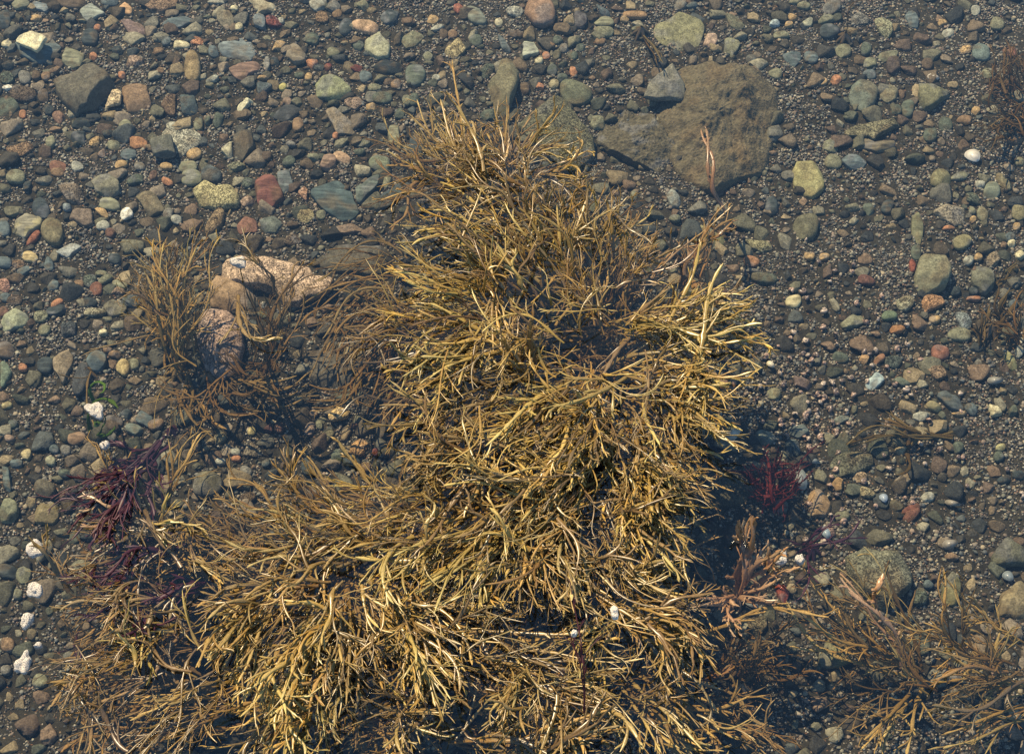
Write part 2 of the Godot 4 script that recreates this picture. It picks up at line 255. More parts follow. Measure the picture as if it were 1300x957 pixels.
	["tiny pinkish grey rounded pebble left of the wedge shaped olive stone","r",0,[135,130,105],[119,396.1,28.3,10.2,0]],
	["tiny dark green grey angular pebble just left of the pale topped cube","a",0,[80,88,75],[454.9,56.7,15.9,18.1,0]],
	["tiny mid grey angular pebble just above the large flat khaki slab","a",0,[110,108,100],[863.9,6.8,18.1,15.9,0]],
	["tiny grey green rounded pebble above the blue green rounded pebble","r",0,[115,115,90],[1266.7,29.5,18.1,15.9,0]],
	["tiny brown angular pebble below the banded khaki block","a",0,[125,100,72],[22.7,334.9,18.1,15.9,0]],
	["tiny dark green grey rounded pebble below the pale grey leaf shaped slate","r",0,[80,88,75],[113.3,356.4,18.1,15.9,0]],
	["tiny pinkish grey rounded pebble above the pale green cobble at the left edge","r",0,[155,115,95],[4.5,362.1,15.9,18.1,0]],
	["tiny dark slate rounded pebble left of the tall narrow olive slab","r",0,[56,64,72],[1127.3,262.3,15.9,18.1,0]],
	["tiny grey green blocky stone above the knobbly brown stone","b",0,[115,115,90],[63.5,179.1,14.7,19.3,0]],
	["tiny tan rounded pebble just below the pale speckled granite slab","r",0,[165,135,85],[245.9,194.9,19.3,14.7,-20]],
	["tiny grey green rounded pebble right of the pale green cobble at the left edge","r",0,[115,115,90],[51,401.7,19.3,14.7,0]],
	["tiny pinkish grey angular pebble left of the bright yellow pebble","a",0,[140,118,100],[392.6,543.9,14.7,19.3,0]],
	["tiny grey green flat chip just below the dark brown block","s",0,[115,115,90],[299.7,210.8,24.9,11.3,0]],
	["tiny brown rounded pebble just right of the blue slate square","r",0,[125,100,72],[197.2,538.3,22.7,12.5,-15]],
	["tiny dark green grey angular pebble above the cracked brown slab","a",0,[80,88,75],[158,228,181,219,182,231,163,235]],
	["tiny mid grey flat chip left of the long pinkish tan pebble","s",0,[110,108,100],[423.2,7.9,20.4,13.6,0]],
	["tiny brown rounded pebble just below the flat khaki lozenge","r",0,[140,100,65],[954.5,331.5,20.4,13.6,10]],
	["tiny tan rounded pebble below the banded khaki block","r",0,[165,145,95],[37.4,325.8,20.4,13.6,5]],
	["tiny slate blue rounded pebble below the banded khaki block","r",0,[82,94,100],[4.5,332.6,20.4,13.6,0]],
	["tiny slate blue angular pebble left of the pale grey leaf shaped slate","a",0,[82,94,100],[61.2,334.9,13.6,20.4,0]],
	["tiny dark brown rounded pebble just above the pale green cobble at the left edge","r",0,[88,75,60],[18.1,381.3,20.4,13.6,0]],
	["tiny dark slate angular pebble left of the blue slate square","a",0,[56,64,72],[158.7,525.8,20.4,13.6,0]],
	["tiny slate blue angular pebble above the grey green cobble at the left edge","a",0,[82,94,100],[19.3,588.1,20.4,13.6,0]],
	["tiny dark brown rounded pebble above the grey cone shaped stone","r",0,[88,75,60],[349.5,511.1,13.6,20.4,0]],
	["tiny dark brown rounded pebble right of the round olive stone left of the gravel gap","r",0,[88,75,60],[314.4,631.2,20.4,13.6,-20]],
	["tiny dark green grey rounded pebble left of the pale blue slate lozenge","r",0,[80,88,75],[1067.2,453.3,20.4,13.6,15]],
	["tiny pinkish grey rounded pebble just below the big dull green slab","r",0,[150,128,100],[1092.1,605.1,20.4,13.6,10]],
	["tiny red brown angular pebble below the square khaki block","a",0,[118,72,55],[1157.9,645.9,27.2,10.2,-20]],
	["tiny pinkish grey angular pebble below the craggy ochre stone","a",0,[155,115,90],[1053.6,675.9,20.4,13.6,10]],
	["tiny dark green grey flat chip left of the pale green triangular chip","s",0,[72,82,86],[631,41,642,52,649,66,645,71,636,61]],
	["tiny pinkish grey flat chip right of the orange lump below the dull green slab","s",0,[140,130,95],[1089,622,1099,616,1114,627,1108,631,1094,630]],
	["tiny mid grey rounded pebble below the slate under the cream stone","r",0,[110,108,100],[30.6,97.5,17,15.9,0]],
	["tiny tan angular pebble above the smooth grey green cobble","a",0,[165,135,85],[119,180.2,15.9,17,0]],
	["tiny dark green grey rounded pebble right of the straw coloured gritty stone","r",0,[80,88,75],[603.9,51,17,15.9,0]],
	["tiny dark brown rounded pebble above the black block","r",0,[88,75,60],[82.7,366.6,17,15.9,0]],
	["tiny pale grey rounded pebble just left of the big pinkish brown cobble","r",0,[150,150,135],[653.7,13.6,21.5,12.5,10]],
	["tiny dark brown rounded pebble left of the large dark grey rock","r",0,[88,75,60],[54.4,121.3,14.7,18.1,0]],
	["tiny dark green grey rounded pebble left of the ochre craggy stone","r",0,[80,88,75],[427.7,579.1,14.7,18.1,0]],
	["tiny pale grey angular pebble below the square khaki block","a",0,[150,150,135],[1165,632,1185,622,1188,633,1176,639]],
	["tiny brown flat chip below the square khaki block","s",0,[130,112,82],[1135,610,1153,601,1159,607,1144,619]],
	["tiny grey green rounded pebble left of the dull purple shard","r",0,[115,115,90],[982.9,499.7,19.3,13.6,0]],
	["tiny pale grey flat chip just left of the dark brown block","s",0,[160,155,125],[294,179,296,197,292,202,279,190]],
	["tiny pinkish grey angular pebble just above the wedge shaped olive stone","a",0,[140,118,100],[148.5,370,22.7,11.3,5]],
	["tiny dark brown rounded pebble above the amber oval pebble","r",0,[105,72,62],[1100.1,355.3,22.7,11.3,10]],
	["tiny grey green angular pebble above the long pinkish tan pebble","a",0,[115,115,90],[460.6,5.7,20.4,12.5,20]],
	["tiny grey green flat chip right of the pinkish tan sliver","s",0,[115,115,90],[460.6,181.3,24.9,10.2,5]],
	["tiny brown rounded pebble left of the long pinkish tan pebble","r",0,[125,100,72],[408.5,21.5,15.9,15.9,0]],
	["tiny dark green grey angular pebble above the rounded green pebble","a",0,[80,88,75],[507.1,142.8,15.9,15.9,0]],
	["tiny slate blue rounded pebble below the pale topped cube","r",0,[82,94,100],[464,97.5,17,14.7,0]],
	["tiny brown rounded pebble below the small yellow pebble","r",0,[125,100,72],[377.9,157.5,14.7,17,0]],
	["tiny mid grey flat chip above the cream flat stone","s",0,[110,120,125],[41,2,66,8,57,16,39,9]],
	["tiny dark green grey flat chip right of the pale blue slate lozenge","s",0,[80,88,75],[1134,480,1140,476,1158,488,1149,495]],
	["tiny dark green grey rounded pebble above the blue green cobble with a pink corner","r",0,[80,88,75],[1100.1,61.2,13.6,18.1,0]],
	["tiny brown flat chip above the round grey pebble with a pale edge","s",0,[125,100,72],[1289.3,177.9,27.2,9.1,5]],
	["tiny slate blue angular pebble below the pale grey leaf shaped slate","a",0,[82,94,100],[65.7,362.1,18.1,13.6,0]],
	["tiny dark slate angular pebble right of the pale grey leaf shaped slate","a",0,[56,64,72],[145.1,328.1,18.1,13.6,0]],
	["tiny dark green grey rounded pebble below the tall narrow olive slab","r",0,[80,88,75],[1163.5,320.1,13.6,18.1,0]],
	["tiny dark green grey flat chip left of the tall narrow olive slab","s",0,[80,88,75],[1103.5,264.6,13.6,18.1,-20]],
	["tiny tan angular pebble above the purple brown slab","a",0,[180,140,95],[156,2,168,11,167,19,156,17,147,10]],
	["tiny brown rounded pebble right of the blue green rounded pebble","r",0,[130,85,65],[1283.7,65.7,21.5,11.3,5]],
	["tiny grey green rounded pebble just left of the long dark slate bar","r",0,[120,112,78],[1186.2,515.6,21.5,11.3,25]],
	["tiny pinkish grey blocky stone left of the grey cone shaped stone","b",0,[140,130,95],[271,554,285,547,289,552,285,561,272,564]],
	["tiny mid grey angular pebble above the big dull green slab","a",0,[110,118,110],[1055,534,1074,524,1080,531,1065,539]],
	["tiny dark green grey rounded pebble above the amber oval pebble","r",0,[90,105,80],[1129.5,400.6,19.3,12.5,0]],
	["tiny slate blue angular pebble just left of the bluish ribbed slate","a",0,[82,94,100],[270.2,65.7,15.9,14.7,0]],
	["tiny dark brown rounded pebble just right of the long tapering brown slab","r",0,[88,75,60],[665.1,112.2,14.7,15.9,0]],
	["tiny grey green rounded pebble below the grey cone shaped stone","r",0,[115,115,90],[311,614.2,15.9,14.7,0]],
	["tiny cream rounded pebble below the long slate sliver","r",0,[190,180,140],[228.9,56.7,22.7,10.2,5]],
	["tiny orange rounded pebble above the upright tan oval pebble","r",0,[170,115,75],[249.3,52.1,20.4,11.3,10]],
	["tiny grey green rounded pebble above the smooth grey green cobble","r",0,[115,115,90],[143.9,184.7,17,13.6,0]],
	["tiny grey green rounded pebble below the cream wedge","r",0,[115,115,90],[158.7,158.7,17,13.6,30]],
	["tiny dark green grey rounded pebble above the pink tan wedge","r",0,[80,88,75],[366.5,204,17,13.6,0]],
	["tiny mid grey flat chip right of the rusty flat stone","s",0,[110,108,100],[338.2,82.7,10.2,22.7,0]],
	["tiny grey green rounded pebble left of the dark slate triangle","r",0,[115,115,90],[985.1,92.9,17,13.6,20]],
	["tiny tan angular pebble just left of the blue green rounded pebble","a",0,[165,135,85],[1227,62.3,17,13.6,0]],
	["tiny brown rounded pebble right of the pointed three cornered stone","r",0,[125,100,72],[1225.9,151.9,20.4,11.3,0]],
	["tiny slate blue flat chip below the banded khaki block","s",0,[82,94,100],[29.5,343.9,22.7,10.2,-30]],
	["tiny grey green rounded pebble above the wedge shaped olive stone","r",0,[115,115,90],[151.9,360.9,20.4,11.3,10]],
	["tiny dark green grey rounded pebble just left of the dark red stone","r",0,[80,88,75],[314.4,231.7,17,13.6,0]],
	["tiny grey green rounded pebble left of the round grey pebble with a pale edge","r",0,[115,115,90],[1219.1,223.8,22.7,10.2,-10]],
]
const SMALL_STONES = [
	["","a",0,[165,150,105],[31.7,575.7,13.6,17,0]],
	["","r",0,[130,112,80],[439.1,549.6,11.3,20.4,25]],
	["","r",0,[82,94,100],[1233.8,519,13.6,17,-40]],
	["","a",0,[150,150,135],[1169.2,528.1,20.4,11.3,0]],
	["","r",0,[115,115,90],[1069.5,654.4,20.4,11.3,0]],
	["","s",0,[190,180,140],[1255,513,1276,520,1273,526,1259,528]],
	["","a",0,[56,64,72],[60.1,138.3,18.1,12.5,0]],
	["","r",0,[115,115,90],[251.6,156.4,12.5,18.1,0]],
	["","a",0,[150,150,135],[97.5,210.8,18.1,12.5,0]],
	["","s",0,[88,75,60],[656,43.1,24.9,9.1,0]],
	["","a",0,[100,78,66],[194.9,223.8,12.5,18.1,10]],
	["","s",0,[165,135,85],[129.2,269.1,24.9,9.1,40]],
	["","r",0,[56,64,72],[113.3,383.6,18.1,12.5,0]],
	["","a",0,[145,128,90],[39.7,638,12.5,18.1,5]],
	["","r",0,[115,115,90],[423.2,65.7,19.3,11.3,0]],
	["","a",0,[56,64,72],[148.5,63.5,15.9,13.6,0]],
	["","a",0,[170,115,75],[396,80.5,15.9,13.6,0]],
	["","r",0,[80,88,75],[525.7,125.8,13.6,15.9,0]],
	["","a",0,[170,115,75],[1062.7,100.9,15.9,13.6,0]],
	["","r",0,[88,75,60],[1178.3,80.5,13.6,15.9,0]],
	["","r",0,[140,85,60],[41.9,302,23.8,9.1,-50]],
	["","r",0,[115,115,90],[55.5,418.7,15.9,13.6,0]],
	["","r",0,[110,108,100],[213.1,271.4,13.6,15.9,20]],
	["","r",0,[80,88,75],[1216.8,567.7,15.9,13.6,0]],
	["","s",0,[165,135,85],[351,51,364,54,357,63,344,66]],
	["","a",0,[165,135,85],[548.3,24.5,17,12.5,-10]],
	["","r",0,[82,94,100],[1104.6,94.1,17,12.5,0]],
	["","r",0,[115,115,90],[1255.3,92.9,17,12.5,0]],
	["","r",0,[150,150,135],[130.3,286.1,17,12.5,0]],
	["","r",0,[110,108,100],[312.1,598.3,17,12.5,25]],
	["","r",0,[82,94,100],[138.3,2.3,22.7,9.1,0]],
	["","a",0,[56,64,72],[9.1,81.6,18.1,11.3,0]],
	["","a",0,[115,115,90],[398.3,199.5,18.1,11.3,0]],
	["","s",0,[115,115,90],[1050.2,23.8,22.7,9.1,-10]],
	["","r",0,[125,100,72],[72.5,218.8,18.1,11.3,0]],
	["","r",0,[82,94,100],[1281.4,300.9,18.1,11.3,0]],
	["","r",0,[115,115,90],[133.7,354.1,21.5,9.1,-30]],
	["","a",0,[165,135,85],[470.8,134.9,17,11.3,10]],
	["","s",0,[80,88,75],[1287.1,521.3,11.3,17,30]],
	["","r",0,[125,100,72],[502.5,106.5,13.6,13.6,0]],
	["","a",0,[56,64,72],[348.4,78.2,13.6,13.6,0]],
	["","a",0,[150,90,70],[582.3,10.2,13.6,13.6,0]],
	["","a",0,[170,115,75],[728.5,90.7,13.6,13.6,0]],
	["","r",0,[115,115,90],[991.9,44.2,20.4,9.1,0]],
	["","r",0,[110,80,65],[4.5,396.1,13.6,13.6,0]],
	["","r",0,[115,115,90],[491.2,230.6,10.2,18.1,20]],
	["","r",0,[56,64,72],[1213.4,368.9,13.6,13.6,0]],
	["","r",0,[110,108,100],[82.7,571.1,13.6,13.6,0]],
	["","r",0,[56,64,72],[1275.7,608.5,18.1,10.2,-10]],
	["","r",0,[80,88,75],[1268.9,579.1,13.6,13.6,0]],
	["","r",0,[82,94,100],[1053.6,799.5,13.6,13.6,0]],
	["","r",0,[105,95,72],[39.7,805.1,13.6,13.6,0]],
	["","r",0,[110,108,100],[6.8,850.5,13.6,13.6,0]],
	["","r",0,[80,88,75],[701.3,88.4,12.5,14.7,40]],
	["","a",0,[115,115,90],[543.8,71.4,12.5,14.7,0]],
	["","r",0,[115,115,90],[170,462.3,12.5,14.7,0]],
	["","a",0,[80,88,75],[738.7,61.2,15.9,11.3,0]],
	["","r",0,[82,94,100],[954.5,74.8,15.9,11.3,20]],
	["","a",0,[56,64,72],[34,235.1,11.3,15.9,15]],
	["","r",0,[82,94,100],[6.8,377.9,15.9,11.3,0]],
	["","a",0,[150,150,135],[1295,445.3,11.3,15.9,10]],
	["","r",0,[56,64,72],[1293.9,602.9,15.9,11.3,0]],
	["","s",0,[82,94,100],[756,5,776,16,774,20,763,19]],
	["","r",0,[165,135,85],[153,208.5,17,10.2,0]],
	["","s",0,[120,65,55],[452.7,86.1,17,10.2,0]],
	["","r",0,[80,88,75],[81.6,600.6,17,10.2,5]],
	["","r",0,[88,75,60],[338.2,197.2,13.6,12.5,0]],
	["","a",0,[110,108,100],[716.1,61.2,13.6,12.5,0]],
	["","r",0,[80,88,75],[1138.6,139.4,12.5,13.6,0]],
	["","r",0,[135,135,110],[63.5,584.7,12.5,13.6,0]],
	["","r",0,[105,75,62],[354.1,542.8,12.5,13.6,0]],
	["","r",0,[115,115,90],[21.5,754.1,12.5,13.6,0]],
	["","r",0,[110,108,100],[176.8,210.8,14.7,11.3,0]],
	["","s",0,[150,150,135],[277,2.3,29.5,5.7,0]],
	["","r",0,[115,115,90],[475.3,111.1,18.1,9.1,0]],
	["","r",0,[125,100,72],[1208.9,706.5,18.1,9.1,0]],
	["","a",0,[165,130,85],[1096,448,1105,452,1100,463,1090,457]],
	["","a",0,[165,135,85],[45.3,22.7,15.9,10.2,0]],
	["","s",0,[150,150,135],[269.1,100.9,20.4,7.9,-10]],
	["","r",0,[150,150,135],[1204.3,41.9,15.9,10.2,0]],
	["","s",0,[115,115,90],[128.1,347.3,20.4,7.9,0]],
	["","r",0,[125,100,72],[427.7,17,12.5,12.5,0]],
	["","r",0,[150,140,105],[703.6,106.5,12.5,12.5,0]],
	["","r",0,[80,88,75],[727.4,70.3,12.5,12.5,0]],
	["","r",0,[115,115,90],[407.3,272.5,12.5,12.5,0]],
	["","a",0,[190,180,140],[1296.1,323.5,12.5,12.5,0]],
	["","a",0,[88,75,60],[142.8,35.1,17,9.1,0]],
	["","r",0,[115,115,90],[516.1,126.9,11.3,13.6,0]],
	["","r",0,[88,75,60],[563.1,43.1,11.3,13.6,0]],
	["","r",0,[125,100,72],[574.4,43.1,13.6,11.3,0]],
	["","r",0,[80,88,75],[713.8,98.6,13.6,11.3,0]],
	["","r",0,[115,115,90],[1021.4,6.8,17,9.1,0]],
	["","r",0,[165,135,85],[1028.2,324.7,13.6,11.3,0]],
	["","r",0,[170,115,75],[71.4,384.7,17,9.1,-30]],
	["","r",0,[110,80,65],[139.4,295.2,13.6,11.3,0]],
	["","r",0,[150,150,135],[223.3,278.2,13.6,11.3,0]],
	["","r",0,[150,150,135],[1230.4,330.3,13.6,11.3,0]],
	["","r",0,[130,70,50],[1159,337.1,9.1,17,0]],
	["","r",0,[82,94,100],[68,570,13.6,11.3,0]],
	["","r",0,[85,58,52],[340.5,543.9,11.3,13.6,0]],
	["","r",0,[125,100,72],[464,592.7,13.6,11.3,0]],
	["","r",0,[140,100,70],[1117.1,455.5,17,9.1,-30]],
	["","r",0,[82,94,100],[1179.4,741.7,13.6,11.3,0]],
	["","r",0,[165,135,85],[210.8,210.8,15.9,9.1,0]],
	["","a",0,[80,88,75],[262.3,151.9,9.1,15.9,0]],
	["","r",0,[170,115,75],[211.9,230.6,15.9,9.1,30]],
	["","r",0,[165,135,85],[1187.3,405.1,15.9,9.1,0]],
	["","r",0,[125,100,72],[145.1,449.9,15.9,9.1,0]],
	["","a",0,[150,150,125],[1018,29,1032,20,1032,32,1023,35]],
	["","r",0,[88,75,60],[45.3,95.2,12.5,11.3,0]],
	["","a",0,[140,118,100],[129.2,194.9,11.3,12.5,0]],
	["","r",0,[82,94,100],[210.8,52.1,12.5,11.3,0]],
	["","r",0,[80,88,75],[708.1,51,12.5,11.3,0]],
	["","r",0,[150,150,135],[1239.5,12.5,12.5,11.3,0]],
	["","r",0,[56,64,72],[1237.2,368.9,12.5,11.3,0]],
	["","s",0,[150,150,135],[555.1,35.1,20.4,6.8,-15]],
	["","a",0,[120,130,135],[83.9,262.3,13.6,10.2,0]],
	["","r",0,[125,100,72],[99.7,360.9,13.6,10.2,0]],
	["","r",0,[80,88,75],[15.9,538.3,13.6,10.2,0]],
	["","r",0,[150,150,135],[298.5,573.4,13.6,10.2,0]],
	["","r",0,[125,100,72],[762.5,52.1,14.7,9.1,0]],
	["","r",0,[150,140,95],[7.9,514.5,14.7,9.1,-20]],
	["","r",0,[80,88,75],[707,69.1,11.3,11.3,0]],
	["","r",0,[115,115,90],[1295,205.1,11.3,11.3,0]],
	["","r",0,[82,94,100],[1287.1,385.9,11.3,11.3,0]],
	["","r",0,[110,108,100],[141.7,554.1,11.3,11.3,0]],
	["","r",0,[125,100,72],[57.8,96.3,12.5,10.2,0]],
	["","r",0,[140,118,100],[364.3,129.2,12.5,10.2,0]],
	["","a",0,[170,115,75],[685.5,109.9,12.5,10.2,0]],
	["","r",0,[115,115,90],[857.1,277.1,15.9,7.9,0]],
	["","r",0,[125,100,72],[200.6,64.6,13.6,9.1,0]],
	["","a",0,[56,64,72],[136,168.9,13.6,9.1,0]],
	["","r",0,[190,180,140],[7.9,55.5,13.6,9.1,0]],
	["","r",0,[88,75,60],[493.5,104.3,13.6,9.1,0]],
	["","r",0,[80,88,75],[380.1,95.2,13.6,9.1,0]],
	["","r",0,[115,115,90],[804.9,248.7,9.1,13.6,0]],
	["","r",0,[150,150,135],[1245.1,234,13.6,9.1,0]],
	["","r",0,[165,135,85],[1046.8,325.8,13.6,9.1,0]],
	["","r",0,[140,118,100],[11.3,556.4,13.6,9.1,0]],
	["","r",0,[150,150,135],[279.3,585.9,13.6,9.1,0]],
	["","r",0,[165,135,85],[1217.9,524.7,18.1,6.8,5]],
	["","r",0,[150,145,95],[1271.2,567.7,13.6,9.1,0]],
	["","r",0,[80,88,75],[456.1,192.7,14.7,7.9,0]],
	["","s",0,[150,165,175],[984,29.5,14.7,7.9,0]],
	["","s",0,[125,100,72],[69.1,163.2,17,6.8,0]],
	["","r",0,[115,115,90],[811.7,36.3,20.4,5.7,0]],
	["","r",0,[165,135,85],[1239.5,140.5,11.3,10.2,0]],
	["","r",0,[88,75,60],[371.1,285,17,6.8,0]],
	["","r",0,[135,132,105],[379,507,11.3,10.2,0]],
	["","r",0,[160,145,90],[318.9,547.3,10.2,11.3,0]],
	["","r",0,[82,94,100],[337.1,588.1,11.3,10.2,0]],
	["","r",0,[170,115,75],[28.3,466.4,12.5,9.1,5]],
	["","s",0,[125,100,72],[70.3,88.4,19.3,5.7,-20]],
	["","r",0,[170,115,75],[1237.2,379.1,19.3,5.7,0]],
	["","s",0,[215,210,195],[9.1,111.1,15.9,6.8,0]],
	["","s",0,[82,94,100],[878.6,6.8,15.9,6.8,0]],
	["","s",0,[170,138,105],[397.1,524.7,13.6,7.9,0]],
	["","r",0,[150,150,135],[434.5,438.5,13.6,7.9,0]],
	["","a",0,[125,100,72],[202.9,89.5,10.2,10.2,0]],
	["","r",0,[170,115,75],[28.3,145.1,10.2,10.2,0]],
	["","r",0,[165,135,85],[391.5,97.5,10.2,10.2,0]],
	["","r",0,[165,135,85],[1045.7,103.1,10.2,10.2,0]],
	["","r",0,[170,115,75],[117.9,71.4,11.3,9.1,0]],
	["","r",0,[190,180,140],[633.3,28.3,11.3,9.1,0]],
	["","r",0,[170,115,75],[693.4,70.7,11.3,9.1,0]],
	["","r",0,[165,135,85],[1006.7,21.5,11.3,9.1,0]],
	["","r",0,[165,135,85],[1242.9,325.8,11.3,9.1,0]],
	["","r",0,[190,180,140],[1284.8,308.8,11.3,9.1,0]],
	["","r",0,[125,100,72],[136,444.2,11.3,9.1,0]],
	["","r",0,[120,65,55],[477.6,573.4,11.3,9.1,0]],
	["","r",0,[170,115,75],[299.7,582.5,12.5,7.9,0]],
	["","r",0,[170,115,75],[1205.5,289.5,17,5.7,0]],
	["","r",0,[170,115,75],[154.1,95.2,9.1,10.2,0]],
	["","r",0,[120,65,55],[416.4,85,10.2,9.1,0]],
	["","r",0,[110,108,100],[368.8,182.5,13.6,6.8,10]],
	["","s",0,[110,108,100],[956.8,343.9,20.4,4.5,0]],
	["","r",0,[165,135,85],[1291.6,287.3,10.2,9.1,0]],
	["","a",0,[110,80,65],[450.4,540.5,13.6,6.8,-20]],
	["","r",0,[115,115,90],[405.1,539.4,9.1,10.2,0]],
	["","r",0,[110,108,100],[1242.9,461.2,10.2,9.1,0]],
	["","r",0,[170,115,75],[122.4,35.1,11.3,7.9,0]],
	["","r",0,[190,180,140],[303.1,33.5,11.3,7.9,0]],
	["","r",0,[190,180,140],[684.3,77.1,11.3,7.9,0]],
	["","r",0,[165,135,85],[793.6,23.8,11.3,7.9,0]],
	["","r",0,[190,180,140],[130.3,422.1,11.3,7.9,0]],
	["","r",0,[150,150,135],[554,98.6,12.5,6.8,0]],
	["","r",0,[165,135,85],[1196.4,28.3,12.5,6.8,0]],
	["","a",0,[150,150,135],[356.3,26.1,9.1,9.1,0]],
	["","r",0,[115,115,90],[1234.9,268,9.1,9.1,0]],
	["","r",0,[125,100,72],[700.2,56.7,10.2,7.9,0]],
	["","r",0,[165,135,85],[1002.1,30.6,11.3,6.8,0]],
	["","r",0,[115,115,90],[1008.9,2.3,13.6,5.7,0]],
	["","r",0,[170,115,75],[425.5,172.3,7.9,9.1,0]],
	["","r",0,[190,180,140],[297.4,10.2,10.2,6.3,0]],
	["","r",0,[165,135,85],[332.5,98.6,13.6,4.5,0]],
	["","r",0,[165,135,85],[1236.1,278.2,9.1,6.8,0]],
]


func numbered(called: String) -> String:
	var k: int = names.get(called, 0)
	names[called] = k + 1
	return called if k == 0 else "%s_%03d" % [called, k]

func tag(o: Node, label: String, category: String, group := "", kind := "") -> void:
	if label: o.set_meta("label", label)
	if category: o.set_meta("category", category)
	if group: o.set_meta("group", group)
	if kind: o.set_meta("kind", kind)

func at(u: float, v: float, h: float) -> Vector3:
	# a point of the place at height h, from where it lies in the photograph
	var k := tan(deg_to_rad(VFOV) * 0.5) / 478.5
	var d := cam_f + cam_r * ((u - 650.0) * k) + cam_u * ((478.5 - v) * k)
	return cam_pos + d * ((h - cam_pos.y) / d.y)

func bed(x: float, z: float) -> float:
	return BED + 0.012 * bed_noise.get_noise_2d(x * 100.0, z * 100.0)

func lin(c: Array, gain := 1.0) -> Color:
	var k := Color(c[0] / 255.0, c[1] / 255.0, minf(c[2], c[1] * 1.02) * 0.96 / 255.0).srgb_to_linear()
	var l := k.get_luminance()
	k = k.lerp(Color(l, l * 0.99, l * 0.9), 0.22)
	return Color(k.r * gain, k.g * gain, k.b * gain)

func fresh() -> void:
	V = PackedVector3Array(); N = PackedVector3Array(); C = PackedColorArray(); I = PackedInt32Array()

func commit(check := false) -> ArrayMesh:
	if check:   # clockwise faces, as their normals say
		for k in range(0, I.size(), 3):
			var p := V[I[k]]
			if (V[I[k + 2]] - p).cross(V[I[k + 1]] - p).dot(N[I[k]] + N[I[k + 1]] + N[I[k + 2]]) < 0.0:
				var s := I[k + 1]
				I[k + 1] = I[k + 2]
				I[k + 2] = s
	var a := []
	a.resize(Mesh.ARRAY_MAX)
	a[Mesh.ARRAY_VERTEX] = V; a[Mesh.ARRAY_NORMAL] = N; a[Mesh.ARRAY_COLOR] = C; a[Mesh.ARRAY_INDEX] = I
	var m := ArrayMesh.new()
	m.add_surface_from_arrays(Mesh.PRIMITIVE_TRIANGLES, a)
	return m

func inst(called: String, mesh: Mesh, mat: Material, parent: Node = self) -> MeshInstance3D:
	var o := MeshInstance3D.new()
	o.mesh = mesh
	o.material_override = mat
	if parent == self:
		o.name = numbered(called)
		add_child(o)
	else:
		var k: int = parent.get_meta("count_" + called, 0)
		parent.set_meta("count_" + called, k + 1)
		o.name = called if k == 0 else "%s_%03d" % [called, k]
		parent.add_child(o, true)
	return o

func base(called: String, where := Vector3.ZERO) -> Node3D:
	var o := Node3D.new()
	o.name = numbered(called)
	add_child(o)
	o.position = where
	return o

# ---------------------------------------------------------------- materials
func noise_image(type: int, freq: float, seed_value: int, w := 512, h := 512, octaves := 4) -> Image:
	var n := FastNoiseLite.new()
	n.noise_type = type
	n.frequency = freq
	n.seed = seed_value
	n.fractal_octaves = octaves
	var im := n.get_seamless_image(w, h)
	im.convert(Image.FORMAT_RGBA8)
	return im

func grey_texture(parts: Array, low: float, high: float, hard := 1.0, size := 512) -> ImageTexture:
	# parts: [image, weight]; the weighted mean, stretched to low..high
	var im := Image.create(size, size, true, Image.FORMAT_RGBA8)
	for y in size:
		for x in size:
			var s := 0.0
			for p in parts:
				s += p[0].get_pixel(x, y).r * p[1]
			s = clampf((s - 0.5) * hard + 0.5, 0.0, 1.0)
			var g := lerpf(low, high, s)
			im.set_pixel(x, y, Color(g, g, g))
	im.generate_mipmaps()
	return ImageTexture.create_from_image(im)

func surface(tex: Texture2D, bump: Texture2D, bump_cm: float, rough: float, scale: float) -> StandardMaterial3D:
	var m := StandardMaterial3D.new()
	m.vertex_color_use_as_albedo = true
	m.albedo_texture = tex
	m.roughness = rough
	m.metallic_specular = 0.16
	m.uv1_triplanar = true
	m.uv1_world_triplanar = true
	m.uv1_scale = Vector3.ONE * scale
	if bump:
		m.heightmap_enabled = true
		m.heightmap_texture = bump
		m.heightmap_scale = bump_cm
	return m

